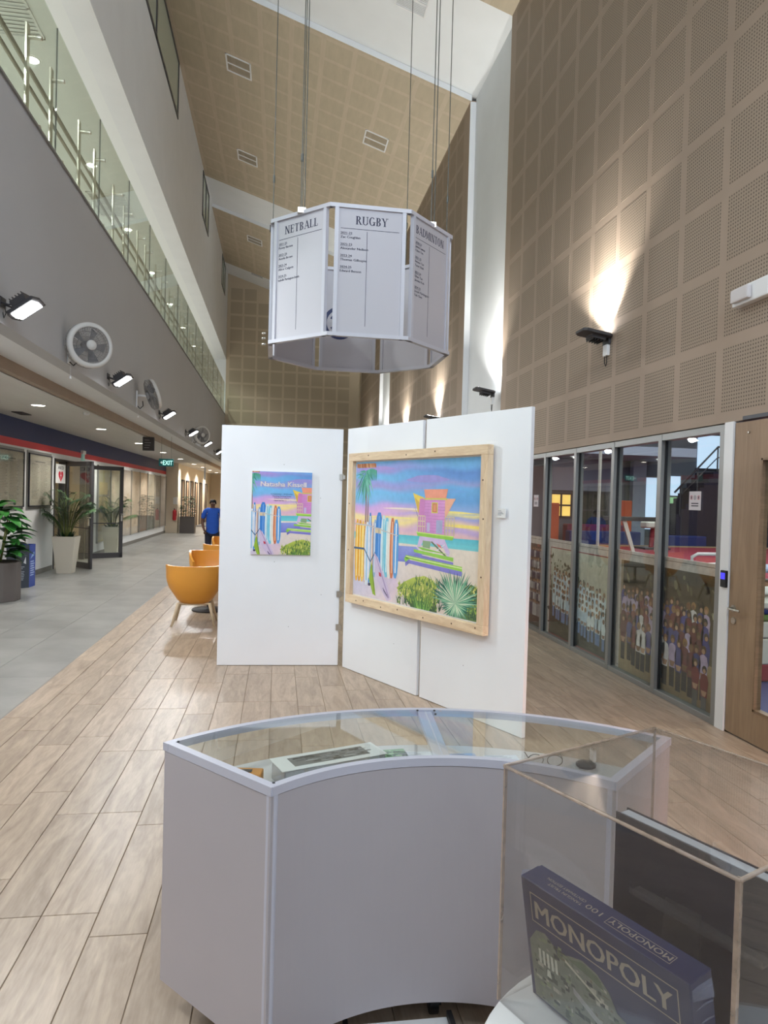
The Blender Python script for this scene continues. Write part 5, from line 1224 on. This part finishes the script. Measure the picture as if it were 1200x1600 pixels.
    P(7, [(.86, .0), (1, 0), (1, .2), (.95, .22), (.90, .19)], (88, 118, 70))
    for k in range(420):
        u = r.uniform(.41, .74) if k % 4 else r.uniform(.9, 1.0); v = r.uniform(0, .2 if u > .55 else .14); h = r.uniform(.02, .055); a = r.uniform(-.5, .5)
        c = r.choice([(196, 206, 96), (150, 176, 70), (110, 146, 66), (226, 222, 130), (80, 116, 60), (60, 96, 70)]) if v > .05 else r.choice([(70, 100, 60), (48, 76, 60), (150, 180, 80)])
        P(7.1 + .01 * (k % 9), [(u - .004, v), (u + .004, v), (u + h * a, v + h)], c)
    for k in range(18): u = .55 + .11 * k / 18; P(7.25, [(u, 0), (u + .006, 0), (u + (k - 9) * .006, .13 + .03 * math.sin(k))], r.choice([(96, 150, 70), (140, 190, 90), (70, 120, 60)]))
    for lay, n_, ln, cols in ((7.4, 54, .17, [(40, 84, 74), (30, 70, 64)]), (7.5, 60, .19, [(90, 150, 120), (60, 120, 100), (120, 176, 140)]), (7.6, 46, .16, [(196, 224, 190), (150, 200, 160), (226, 236, 206)])):
        for k in range(n_):
            a = 2 * PI * k / n_ + r.uniform(-.06, .06); L_ = ln * r.uniform(.75, 1.05) * (1.18 if math.sin(a) > 0 else .7); cx, cz = .845, .085; px, pz = -math.sin(a), math.cos(a); w = .0075 if lay < 7.6 else .0028
            m = (cx + .5 * L_ * math.cos(a) * .85, cz + .5 * L_ * math.sin(a)); P(lay + .01 * (k % 5), [(cx, cz), (m[0] + px * w, m[1] + pz * w), (cx + L_ * math.cos(a) * .85, cz + L_ * math.sin(a)), (m[0] - px * w, m[1] - pz * w)], r.choice(cols))
    return A
def clip(pts, cols, ax, lim, keep_less):
    out, oc = [], []
    n = len(pts)
    for i in range(n):
        a, b = pts[i], pts[(i + 1) % n]; ia = (a[ax] <= lim) == keep_less or a[ax] == lim; ib = (b[ax] <= lim) == keep_less or b[ax] == lim
        if ia: out.append(a); oc.append(cols[i])
        if ia != ib:
            t = (lim - a[ax]) / (b[ax] - a[ax]); out.append((a[0] + (b[0] - a[0]) * t, a[1] + (b[1] - a[1]) * t)); oc.append(lerp(cols[i], cols[(i + 1) % n], t))
    return out, oc
def lay_art(mb, art, w, h, u0=0., u1=1., v0=0., v1=1., step=.00035, pale=.07):
    for l, pts, c in art:
        cols = [c] * len(pts) if not isinstance(c[0], (tuple, list)) else list(c); cols = [lerp(q, (236, 232, 236), pale) for q in cols]
        for ax, lim, ls in ((0, u0, False), (0, u1, True), (1, v0, False), (1, v1, True)):
            if pts: pts, cols = clip(pts, cols, ax, lim, ls)
        if len(pts) < 3: continue
        mb.add([((u - u0) / (u1 - u0) * w, -l * step, (v - v0) / (v1 - v0) * h) for u, v in pts], [tuple(range(len(pts)))], col=[cols])
ART = beach_art(); M_art = print_mat('painted_canvas', rough=.6, noise=.05, nscale=22)
pv, qv = Vector((.746, 6.962)), Vector((1.637, 5.186)); an = math.atan2(qv.y - pv.y, qv.x - pv.x); nrm = Vector((math.sin(an), -math.cos(an)))
pt_ = thing('framed_painting', 'large framed beach painting with surfboards, a pink lifeguard hut and a spiky agave', 'painting', (pv.x + nrm.x * .006, pv.y + nrm.y * .006, .695), an)
W_, H_ = (qv - pv).length - .0, 1.475; fw, fd = .078, .062
M_pine = grain_mat('pale_pine', (206, 176, 142), (236, 214, 182), rough=.6, scale=(1.2, 8, 8), rnd=.04); M_pinev = grain_mat('pale_pine_upright', (206, 176, 142), (236, 214, 182), rough=.6, scale=(8, 8, 1.2), rnd=.04)
MB().prism([(0, -fd), (W_, -fd), (W_, 0), (0, 0)], 0, fw).build('frame_rail', M_pine, pt_, bevel=.003); MB().box(0, -fd, H_ - fw, W_, 0, H_).build('frame_rail', M_pine, pt_, bevel=.003)
MB().box(0, -fd, fw + .0004, fw, 0, H_ - fw - .0004).build('frame_stile', M_pinev, pt_, bevel=.003); MB().box(W_ - fw, -fd, fw + .0004, W_, 0, H_ - fw - .0004).build('frame_stile', M_pinev, pt_, bevel=.003)
mb = MB(Matrix.Translation((fw + .012, -.025, fw + .012))); lay_art(mb, ART, W_ - 2 * fw - .024, H_ - 2 * fw - .024); mb.build('canvas', M_art, pt_)
MB().box(fw - .01, -.024, fw - .01, W_ - fw + .01, -.002, H_ - fw + .01).build('backing', M_wplas, pt_)
kn = MB(); r = random.Random(2)
for (x, z) in [(.2, .035), (.33, .05), (.62, .03), (.88, .045), (1.25, .03), (1.62, .04), (1.9, .05), (.35, H_ - .03), (.95, H_ - .045), (1.35, H_ - .03), (.04, .52), (.035, .98), (1.95, .45), (1.955, .9), (1.94, 1.2)]: kn.lathe([(.0075, -fd - .0008), (.006, -fd - .0016)], (x, 0, z), n=10, ax='Y')
kn.build('wood_knots', mat('knot_brown', (84, 56, 40), .7), pt_)
a = thing('artist_poster', 'small beach poster with a name in white letters on the left display board', 'poster', (-.262, 7.152, 1.135), A1)
mb = MB(); mb.box(0, 0, 0, .60, .018, .84, col=(228, 226, 222)); mb.M = Matrix.Translation((0, -.0006, 0)); lay_art(mb, ART, .60, .84, .12, .70, .05, .97, .0002, .0); mb.M = Matrix()
text(mb, 'Natasha Kissell', (.315, -.0030, .69), (1, 0, 0), (0, 0, 1), .052, width=.455, align='c', col=(246, 236, 232), bold=.05)
for k, (s, w) in enumerate((('12 September - 18 October', .22), ('Opening Evening Friday', .19), ('School Foyer Gallery', .15))): text(mb, s, (.30, -.0030, .61 - .021 * k), (1, 0, 0), (0, 0, 1), .011, width=w, align='c', col=(62, 70, 110), bold=.03)
for k, (s, w, c) in enumerate((('supported by', .1, (62, 70, 110)), )): text(mb, s, (.22, -.0030, .545), (1, 0, 0), (0, 0, 1), .012, width=w, align='l', col=c, bold=.03)
text(mb, 'arts fund', (.35, -.0030, .545), (1, 0, 0), (0, 0, 1), .014, width=.09, col=(246, 240, 240), bold=.05)
mb.build('poster_print', M_art, a)
lc = thing('label_card', 'small white caption card on the right display board beside the painting', 'label', (1.684 - .006, 5.093 - .003, 1.61), an)
MB().box(-.045, -.006, 0, .045, .0, .07).build('card', M_wplas, lc); tb = MB()
for k in range(4): tb.box(-.035, -.0066, .052 - .011 * k, .0 + .012 * (k % 3), -.0061, .055 - .011 * k)
tb.build('lettering', M_ink, lc)
# ---------------------------------------------------------------- curved display case in the foreground
CX, CY, RO, RI = .487, 1.466, 1.25, .715; A0, A1c = math.radians(42), math.radians(132.5); NA = 40
M_case = mat('case_laminate', (176, 170, 174), .42, noise=.01, spec=.4); M_rim = mat('case_rim', (190, 190, 202), .35, spec=.5)
M_ctop = glass_mat('case_glass', (250, 252, 251), ior=1.28); M_shelf = mat('case_shelf', (206, 204, 204), .5)
ca = thing('curved_display_case', 'curved white display case with a glass top in the foreground', 'display case', (CX, CY, 0))
def arcs(r, a0=A0, a1=A1c, n=NA): return [(r * math.cos(a0 + (a1 - a0) * i / n), r * math.sin(a0 + (a1 - a0) * i / n)) for i in range(n + 1)]
def arcwall(mb, r0, r1, z0, z1, a0=A0, a1=A1c, n=NA):
    A = arcs(r0, a0, a1, n); B = arcs(r1, a0, a1, n); K = n + 1
    v = [(x, y, z0) for x, y in A] + [(x, y, z0) for x, y in B] + [(x, y, z1) for x, y in A] + [(x, y, z1) for x, y in B]
    f = []
    for i in range(n): f += [(i, i + 1, K + i + 1, K + i), (2 * K + i, 3 * K + i, 3 * K + i + 1, 2 * K + i + 1), (i, 2 * K + i, 2 * K + i + 1, i + 1), (K + i, K + i + 1, 3 * K + i + 1, 3 * K + i)]
    mb.add(v, f, 0, False); 
    for k in (0, n): mb.add([v[k], v[K + k], v[3 * K + k], v[2 * K + k]], [(0, 1, 2, 3)])
    return mb
def radial(mb, a, r0, r1, z0, z1, th):
    c, s = math.cos(a), math.sin(a); n = Vector((-s, c, 0)) * th / 2
    P = [Vector((r0 * c, r0 * s, z0)) - n, Vector((r1 * c, r1 * s, z0)) - n, Vector((r1 * c, r1 * s, z1)) - n, Vector((r0 * c, r0 * s, z1)) - n]
    return mb.slab(P, n * 2)
def smooth_arc(o):
    for p in o.data.polygons: p.use_smooth = abs(p.normal.z) < .5 and p.area > 1e-5
arcwall(MB(), RI, RI + .018, .10, .872, A0 + .002, A1c - .002).build('front_panel', M_case, ca); arcwall(MB(), RO - .018, RO, .10, .75, A0 + .016, A1c - .016).build('back_panel', M_case, ca)
arcwall(MB(), RO - .010, RO - .004, .75, .875, A0 + .016, A1c - .016).build('back_pane', M_ctop, ca)
for a in (A1c - .009, A0 + .009): radial(MB(), a, RI + .003, RO - .003, .10, .872, .018).build('end_panel', M_case, ca, bevel=.002)
for a in (A1c - .02, A0 + .02):
    for r_ in (RI + .016, RO - .016): MB().cyl((r_ * math.cos(a), r_ * math.sin(a), .10), (r_ * math.cos(a), r_ * math.sin(a), .874), .018, n=16).build('corner_post', M_rim, ca)
arcwall(MB(), RI + .019, RO - .02, .10, .115, A0 + .025, A1c - .025).build('bottom_panel', M_case, ca); arcwall(MB(), RI + .019, RO - .019, .748, .758, A0 + .025, A1c - .025).build('shelf', M_shelf, ca)
rm = MB(); arcwall(rm, RI - .002, RI + .024, .874, .90); arcwall(rm, RO - .024, RO + .002, .874, .90)
for a in (A1c - .012, A0 + .012): radial(rm, a, RI + .0005, RO - .0005, .8732, .9006, .027)
rm.build('top_rim', M_rim, ca)
ad = math.radians(85.0)
arcwall(MB(), RI + .02, RO - .02, .893, .899, A0 + .02, ad - .002).build('glass_top', M_ctop, ca); arcwall(MB(), RI + .02, RO - .02, .893, .899, ad + .002, A1c - .02).build('glass_top', M_ctop, ca)
radial(MB(), ad, RI + .01, RO - .01, .872, .892, .055).build('centre_bar', M_rim, ca, bevel=.002)
for a, rr_ in ((A1c - .03, RI + .02), (A1c - .03, RO - .03), (ad - .03, RO - .035), (ad + .025, RO - .035), (ad - .03, RO - .08), (A0 + .04, RO - .04)):
    MB().cyl((rr_ * math.cos(a), rr_ * math.sin(a), .899), (rr_ * math.cos(a), rr_ * math.sin(a), .903), .0042, n=10).build('screw', M_dark, ca)
for a in (A1c - .12, A0 + .12, ad):
    for rr_ in (RI + .09, RO - .09):
        p = Vector((rr_ * math.cos(a), rr_ * math.sin(a), 0)); c = MB(); c.cyl(p + Vector((-.014, 0, .037)), p + Vector((.014, 0, .037)), .035, n=16); c.box(p.x - .022, p.y - .03, .045, p.x + .022, p.y + .03, .10).build('castor', M_black, ca)
def on_shelf(name, label, cat, x, y, rz, z=.7585): return thing(name, label, cat, (x, y, z), rz)
# items inside
ob = on_shelf('wooden_box', 'small orange wooden box in the left corner of the display case', 'box', -.085, 2.375, -.15); MB().box(-.055, -.03, 0, .055, .03, .042).build('box_body', mat('orange_wood', (206, 140, 62), .5, noise=.1), ob, bevel=.003); MB().box(-.03, -.012, .042, .02, .012, .0435).build('label', M_dark, ob)
pr = on_shelf('photo_riser', 'clear riser inside the display case carrying an old black and white photograph', 'riser', .20, 2.42, .36)
for a, b, c, d, e, f in ((-.19, -.06, .062, .19, .06, .066), (-.19, -.06, 0, -.186, .06, .062), (.186, -.06, 0, .19, .06, .062), (-.19, -.06, 0, .19, -.056, .062)): MB().box(a, b, c, d, e, f).build('riser_panel', glass_mat('riser_acrylic', (236, 238, 240), haze=.3, hcol=(200, 200, 204)), pr)
op = thing('old_photograph', 'black and white photograph with a white border lying on the clear riser', 'photograph', (.20, 2.42, .825), .36)
mb = MB(); mb.box(-.2, -.065, 0, .195, .062, .002, col=(226, 226, 224)); mb.box(-.145, -.040, .002, .14, .038, .0024, col=(120, 120, 120)); r = random.Random(4)
for k in range(50): x = r.uniform(-.13, .12); y = r.uniform(-.036, .026); v = r.choice([60, 84, 100, 140, 160]); mb.box(x, y, .0024, x + r.uniform(.01, .05), y + r.uniform(.004, .012), .0024 + .00002 * k, col=(v, v, v))
mb.build('print', M_pr, op)
def paper(label, x, y, rz, w, d, c, lines=5, pic=None):
    t = on_shelf('paper_card', label, 'paper', x, y, rz); mb = MB(); mb.box(-w / 2, -d / 2, 0, w / 2, d / 2, .0015, col=c)
    for k in range(lines): mb.box(-w * .4, d * (.36 - .15 * k), .0015, w * (.1 + .1 * (k % 3)), d * (.40 - .15 * k), .0017, col=(110, 116, 140))
    if pic:
        r = random.Random(7)
        for k in range(30): u, v = r.uniform(-.45, .38) * w, r.uniform(-.42, .36) * d; mb.box(u, v, .0016, u + .02, v + .012, .0018 + .00002 * k, col=r.choice(pic))
    mb.build('print', M_pr, t)
paper('green printed card lying behind the old photograph in the display case', .43, 2.60, .1, .16, .09, (120, 160, 120), 0, [(70, 120, 80), (160, 190, 150), (40, 80, 60), (96, 140, 96)])
paper('white leaflet in the display case just right of the green card', .53, 2.57, -.1, .15, .10, (226, 230, 236)); paper('white leaflet at the front of the case, left of the centre bar', .46, 2.44, .25, .17, .10, (222, 226, 232)); 
paper('blue and white card in the display case right after the centre bar', .72, 2.54, .0, .10, .09, (170, 190, 226)); paper('white caption card in the display case, second right of the centre bar', .86, 2.52, -.05, .13, .07, (216, 222, 232)); 
bk = on_shelf('eyeglasses', 'thin dark wire spectacles at the right in the display case', 'glasses', 1.0, 2.44, -.2)
for s in (-1, 1): MB().tube([(s * .035 + .028 * math.cos(a), .0 + .006 * math.sin(a) * 0, .022 + .02 * math.sin(a)) for a in [2 * PI * k / 16 for k in range(16)]], .0016, 5, closed=True).build('rim', M_dark, bk); MB().tube([(s * .063, 0, .028), (s * .066, .06, .026), (s * .06, .12, .005)], .0016, 5).build('temple', M_dark, bk)
pb = tag(MB().lathe([(.03, 0), (.036, .004), (.036, .012), (.03, .016)], n=20).build('round_tin', M_dark, loc=(1.15, 2.42, .7585)), 'small flat dark round tin near the right end of the display case', 'tin')
# low stand under the case
ub = thing('framed_tray', 'white tray with dark upright bars half hidden under the display case', 'tray', (.42, 2.02, 0)); MB().box(-.16, -.16, .03, .17, .16, .05).build('tray_board', M_wplas, ub, bevel=.003); MB().box(-.1, -.05, .05, .06, .05, .054).build('dark_inset', M_dark, ub)
for x in (-.17, .17): MB().box(x - .008, -.16, 0, x + .008, .16, .07).build('dark_bar', M_black, ub)

# ---------------------------------------------------------------- round pedestal with a clear cover
L0 = Vector((.464, 1.344, 0)); RA = math.radians(24.4); E1 = Vector((math.cos(RA), math.sin(RA), 0)); E2 = Vector((math.sin(RA), -math.cos(RA), 0))
pd = thing('round_pedestal', 'round white pedestal table under the clear acrylic cover', 'table', (.763, 1.045, 0))
MB().lathe([(.0, .685), (.41, .685), (.42, .69), (.42, .715), (.415, .72), (0, .72)], n=64, caps=False).build('tabletop', M_wplas, pd); MB().lathe([(.2, 0), (.2, .685)], n=40).build('column', M_wplas, pd); MB().lathe([(.3, 0), (.3, .02), (.2, .03)], n=40).build('base', M_wplas, pd)
M_acr = glass_mat('acrylic_sheet', (246, 246, 246), ior=1.40, haze=.015, hcol=(206, 196, 190)); M_edge = mat('acrylic_polished_edge', (200, 176, 156), .25, spec=.7, noise=.18, nscale=40)
_b = M_edge.node_tree.nodes['Principled BSDF']; _b.inputs['Alpha'].default_value = .5
ac = thing('acrylic_cover', 'large clear acrylic cover box with polished edges standing on the round pedestal', 'display cover', (L0.x, L0.y, .7205), RA)
S1, S2, HH = .486, .49, .4795; th = .006
for nm, b in (('side_pane', (0, -S2, 0, th, 0, HH - th)), ('side_pane', (S1 - th, -S2, 0, S1, 0, HH - th)), ('side_pane', (th, -th, 0, S1 - th, 0, HH - th)), ('side_pane', (th, -S2, 0, S1 - th, -S2 + th, HH - th)), ('top_pane', (0, -S2, HH - th, S1, 0, HH))):
    MB().box(*b).build(nm, M_acr, ac)
e_ = .0035
for x, y in ((0, 0), (S1, 0), (0, -S2), (S1, -S2)): MB().box(x - e_ if x else -.0005, y - e_ if y == 0 else y - .0005, 0, x + .0005 if x else 2 * e_, y + .0005 if y == 0 else y + 2 * e_, HH).build('polished_edge', M_edge, ac)
for a, b in (((0, 0), (S1, 0)), ((0, -S2), (S1, -S2)), ((0, 0), (0, -S2)), ((S1, 0), (S1, -S2))): MB().tube([(a[0], a[1], HH - .002), (b[0], b[1], HH - .002)], .0036, 4).build('polished_edge', M_edge, ac)
# ---------------------------------------------------------------- board game box
M_box = mat('game_box_navy', (40, 46, 86), .3, spec=.6, noise=.04, coat=.25); M_sil = mat('game_box_print', (176, 166, 152), .35, metal=.25); M_gp = print_mat('game_picture', rough=.3, spec=.5, noise=.15, nscale=60)
gb = thing('board_game_box', 'shrink-wrapped navy board game box lettered MONOPOLY inside the clear cover', 'board game', (.505, 1.337, .976))
gb.rotation_mode = 'QUATERNION'; gb.rotation_quaternion = (Matrix.Rotation(math.radians(-66.9), 3, 'Z') @ Matrix.Rotation(math.radians(8.7), 3, 'X') @ Matrix.Rotation(math.radians(-1.4), 3, 'Y')).to_quaternion()
GW, GD, GH = .38, .056, .252
MB().box(0, 0, -GH, GW, GD, 0).build('box', M_box, gb, bevel=.0015); lid = MB().box(-.0012, -.0012, -GH - .001, GW + .0012, GD * .86, .0012).build('lid', M_box, gb, bevel=.0015)
lt_ = MB(); q = -.0018
def frame_rect(mb, x0, z0, x1, z1, t, f):
    for a, b, c, d in ((x0, z0, x1, z0 + t), (x0, z1 - t, x1, z1), (x0, z0, x0 + t, z1), (x1 - t, z0, x1, z1)): f(mb, a, b, c, d)
fr_ = lambda mb, a, b, c, d: mb.poly([(a, q, b), (c, q, b), (c, q, d), (a, q, d)])
frame_rect(lt_, .022, -.083, GW - .022, -.022, .0022, fr_); text(lt_, 'MONOPOLY', (.034, q, -.072), (1, 0, 0), (0, 0, 1), .038, width=GW - .068, bold=.035)
tz = .0018; frt = lambda mb, a, b, c, d: mb.poly([(a, b, tz), (c, b, tz), (c, d, tz), (a, d, tz)])
frame_rect(lt_, .20, .012, .335, .034, .0012, frt)
text(lt_, 'MONOPOLY', (.331, .030, tz), (-1, 0, 0), (0, -1, 0), .013, width=.127, bold=.03)
text(lt_, '100', (.185, .030, tz), (-1, 0, 0), (0, -1, 0), .013, width=.036); text(lt_, 'TANGLIN TRUST', (.142, .022, tz), (-1, 0, 0), (0, -1, 0), .007, width=.085); text(lt_, 'CENTENARY EDITION', (.142, .034, tz), (-1, 0, 0), (0, -1, 0), .007, width=.098)
lt_.build('lettering', M_sil, lid)
mb = MB(); r = random.Random(12)
def gp(pts, c, l): mb.poly([(x, -.0018 - l * .00004, z) for x, z in pts], col=c)
gp([(.008, -.13), (.03, -.10), (.055, -.094), (.078, -.108), (.085, -.125), (.115, -.105), (.15, -.094), (.185, -.10), (.21, -.12), (.225, -.15), (.26, -.16), (.30, -.18), (.34, -.21), (.34, -.248), (.01, -.248)], (120, 124, 112), 0)
for k in range(240):
    x = r.uniform(.012, .33); top = -.10 if .03 < x < .2 else -.15 - max(0, x - .24) * .5; z = r.uniform(-.245, top - .006); w = r.uniform(.003, .016); h = r.uniform(.002, .010)
    gp([(x, z), (x + w, z + r.uniform(-.002, .002)), (x + w, z + h), (x, z + h)], r.choice([(70, 76, 66), (150, 152, 138), (96, 104, 84), (176, 172, 156), (50, 58, 56), (110, 100, 80), (130, 140, 110)]), 1 + k * .02)
for k in range(5): gp([(.032 + .011 * k, -.165), (.038 + .011 * k, -.165), (.038 + .011 * k, -.135), (.032 + .011 * k, -.135)], (206, 206, 190), 7)
gp([(.05, -.185), (.062, -.185), (.060, -.17), (.052, -.17)], (206, 206, 190), 7); gp([(.105, -.118), (.19, -.150), (.19, -.155), (.105, -.124)], (196, 190, 170), 7)
gp([(.115, -.112), (.15, -.098), (.185, -.105), (.2, -.125), (.16, -.118)], (96, 108, 84), 6.5); gp([(.12, -.165), (.2, -.2), (.2, -.215), (.12, -.178)], (160, 160, 156), 7)
mb.build('picture', M_gp, lid)
wr_ = MB(); r = random.Random(3)
for k in range(9): z = -.02 - .027 * k; wr_.poly([(GW + .002, .004, z), (GW + .0028, .03, z + .004), (GW + .002, .05, z - .002), (GW + .002, .05, z - .006), (GW + .003, .03, z)])
wr_.add([(GW, .0, -.01), (GW + .012, .02, -.018), (GW + .004, .05, -.01), (GW + .014, .04, -.032), (GW, .0, -.03)], [(0, 1, 2), (1, 3, 2), (0, 4, 1), (4, 3, 1)]); wr_.add([(0, .0, 0), (-.008, .01, .004), (0, .03, .002), (-.004, .0, -.012)], [(0, 1, 2), (0, 3, 1)])
wr_.build('shrink_wrap', glass_mat('shrink_film', (225, 228, 236), rough=.15, haze=.35, hcol=(170, 174, 196)), gb)
# ---------------------------------------------------------------- tall navy book and clear easel
def along(a, t, z): p = L0 + E1 * a + E2 * t; return (p.x, p.y, z)
M_bcov = mat('book_cover_navy', (42, 40, 54), .45, noise=.04); M_page = mat('book_pages', (190, 192, 198), .8, noise=.06, nscale=60, stretch=(1, 40, 1))
b_ = thing('tall_book', 'tall navy hardback book standing behind the board game inside the clear cover', 'book', along(.165, .145, .7215), RA)
BH = .405; BW = .32; TK = .036
MB().box(0, -BW, 0, .003, 0, BH).build('front_cover', M_bcov, b_, bevel=.0008); MB().box(TK - .003, -BW, 0, TK, 0, BH).build('back_cover', M_bcov, b_, bevel=.0008); MB().box(.003, -BW, 0, TK - .003, -BW + .004, BH).build('spine', M_bcov, b_)
MB().box(.010, -BW + .006, .004, TK - .0035, -.005, BH - .003).build('pages', M_page, b_)
M_eas = glass_mat('easel_acrylic', (240, 240, 242), haze=.04, hcol=(170, 164, 160))
ez = thing('clear_easel', 'clear acrylic easel stand in front of the tall book', 'stand', along(.128, .24, .7215), RA)
MB().slab([(0, -.11, 0), (0, -.02, 0), (.022, -.03, .30), (.022, -.10, .30)], (.003, 0, 0)).build('back_plate', M_eas, ez); MB().slab([(.0, -.11, 0), (.004, -.11, 0), (.025, -.10, .30), (.022, -.10, .30)], (0, .0015, 0)).build('edge', M_eas, ez)
MB().box(.0, -.22, .285, .03, .03, .289).box(.0, .028, .285, .003, .031, .305).box(-.003, -.22, .285, .0, .03, .297).build('ledge', M_eas, ez); MB().slab([(.0, -.11, 0), (.0, -.02, 0), (.03, -.02, 0), (.03, -.11, 0)], (0, 0, .004)).build('foot', M_eas, ez)
# ---------------------------------------------------------------- person in the aisle
M_skin = mat('dark_skin', (92, 62, 50), .5); M_polo = mat('royal_blue_polo', (34, 82, 176), .8, noise=.05, nscale=12); M_trs = mat('dark_trousers', (36, 38, 56), .8); M_hair = mat('black_hair', (24, 20, 20), .7); M_shoe = mat('black_shoe', (24, 24, 26), .5)
def skinmesh(name, verts, edges, radii, root, mats_, sub=2, pred=None):
    me = bpy.data.meshes.new(name); me.from_pydata(verts, edges, []); o = bpy.data.objects.new(name, me); C.objects.link(o)
    sk = o.modifiers.new('s', 'SKIN'); sk.use_smooth_shade = True; sb = o.modifiers.new('b', 'SUBSURF'); sb.levels = sub; sb.render_levels = sub
    for i, rr in enumerate(radii):
        d = me.skin_vertices[0].data[i]; d.radius = rr if isinstance(rr, tuple) else (rr, rr); d.use_root = (i == root)
    dg = bpy.context.evaluated_depsgraph_get(); m2 = bpy.data.meshes.new_from_object(o.evaluated_get(dg)); m2.name = name
    bpy.data.objects.remove(o); m2.materials.clear()
    for m in mats_: m2.materials.append(m)
    for p in m2.polygons:
        p.use_smooth = True; p.material_index = pred(p.center) if pred else 0
    return m2
ps = thing('person', 'person in a royal blue polo shirt and dark trousers walking up the grey aisle', 'person', (-1.615, 18.0, 0), .12)
V = [(0, 0, .88), (0, 0, 1.05), (0, -.01, 1.22), (0, 0, 1.33), (0, -.01, 1.39), (0, -.02, 1.44), (0, -.025, 1.50), (0, -.01, 1.545)]
R_ = [(.15, .11), (.145, .11), (.155, .11), (.12, .08), (.05, .05), (.055, .06), (.072, .085), (.05, .06)]
Eg = [(i, i + 1) for i in range(7)]
def limb(pts, rs, root):
    n = len(V); 
    for p in pts: V.append(p)
    for q_ in rs: R_.append(q_)
    Eg.append((root, n)); Eg.extend((n + i, n + i + 1) for i in range(len(pts) - 1)); return n
for s in (-1, 1):
    limb([(s * .17, 0, 1.31), (s * .215, .02, 1.18), (s * .25, .03, 1.04), (s * .235, -.04, .93), (s * .205, -.10, .84), (s * .19, -.12, .79)], [.052, .047, .04, .036, .027, .03], 3)
    k = limb([(s * .095, 0, .80), (s * .10, -.02 * s, .48), (s * .10, .02 + .05 * s, .12), (s * .10, .0 + .05 * s, .06), (s * .11, -.12 + .05 * s, .035)], [.088, .062, .042, .04, .034], 0)
def reg(c):
    if c.z < .1: return 3
    return 0
body = skinmesh('body', V, Eg, R_, 0, [M_skin, M_polo, M_trs, M_shoe], 2, reg); place(body, 'body', ps)
Vp = [(0, 0, .72), (0, 0, .88), (0, 0, 1.05), (0, -.01, 1.22), (0, 0, 1.335), (0, -.005, 1.375)]; Rp = [(.185, .14), (.175, .14), (.165, .13), (.175, .128), (.132, .09), (.062, .06)]; Ep = [(i, i + 1) for i in range(5)]
for s in (-1, 1):
    n = len(Vp); Vp += [(s * .18, 0, 1.312), (s * .222, .02, 1.18), (s * .238, .025, 1.10)]; Rp += [.066, .064, .066]; Ep += [(4, n), (n, n + 1), (n + 1, n + 2)]
place(skinmesh('polo_shirt', Vp, Ep, Rp, 1, [M_polo]), 'polo_shirt', ps)
Vt = [(0, 0, .84)]; Rt = [(.16, .125)]; Et = []
for s in (-1, 1):
    n = len(Vt); Vt += [(s * .095, 0, .74), (s * .10, -.02 * s, .46), (s * .10, .02 + .05 * s, .09)]; Rt += [.105, .082, .07]; Et += [(0, n), (n, n + 1), (n + 1, n + 2)]
place(skinmesh('trousers', Vt, Et, Rt, 0, [M_trs]), 'trousers', ps)
hm = MB()
hd_c = Vector((0, -.02, 1.505))
v = []; f = []; NU, NV = 16, 9
for j in range(NV):
    ph = PI * .52 * j / (NV - 1)
    for i in range(NU): th = 2 * PI * i / NU; rr_ = math.sin(ph); back = .012 if math.sin(th) > 0 else 0; v.append(hd_c + Vector((.086 * rr_ * math.cos(th), (.098 + back) * rr_ * math.sin(th) + .012, .085 * math.cos(ph) + (.0 if math.sin(th) > -.2 else .03 * rr_))))
for j in range(NV - 1):
    for i in range(NU): f.append((j * NU + i, j * NU + (i + 1) % NU, (j + 1) * NU + (i + 1) % NU, (j + 1) * NU + i))
hm.add(v, f, 0, True); hm.build('hair', M_hair, ps)
for s in (-1, 1):
    MB().lathe([(.0, -.009), (.008, -.006), (.010, 0), (.008, .006), (0, .009)], (s * .028, -.097, 1.505), n=10, caps=False).build('eye', mat('eye_white', (200, 196, 190), .3), ps); MB().lathe([(0, -.018), (.01, -.01), (.012, 0), (.008, .012), (0, .018)], (s * .076, -.01, 1.495), n=8, caps=False).build('ear', M_skin, ps)
MB().add([(0, -.122, 1.478), (-.014, -.102, 1.47), (.014, -.102, 1.47), (0, -.102, 1.51)], [(0, 1, 3), (0, 3, 2), (0, 2, 1)], 0, True).build('nose', M_skin, ps); MB().box(-.02, -.103, 1.452, .02, -.097, 1.458).build('mouth', mat('lips', (110, 60, 56), .5), ps, bevel=.002)
MB().slab([(-.05, -.055, 1.375), (.05, -.055, 1.375), (.012, -.122, 1.31), (-.012, -.122, 1.31)], (0, -.004, .0)).build('collar', M_polo, ps)
for s in (-1, 1):
    for k in range(4):
        x = s * (.178 + .011 * k); l = (.05, .058, .055, .045)[k]
        MB().tube([(x, -.12 - .003 * k, .785), (x, -.13, .785 - l * .5), (x - s * .004, -.125, .785 - l)], [.009, .0085, .007], 6).build('finger', M_skin, ps)
    MB().tube([(s * .172, -.125, .80), (s * .158, -.15, .775), (s * .156, -.155, .75)], [.010, .009, .007], 6).build('thumb', M_skin, ps)
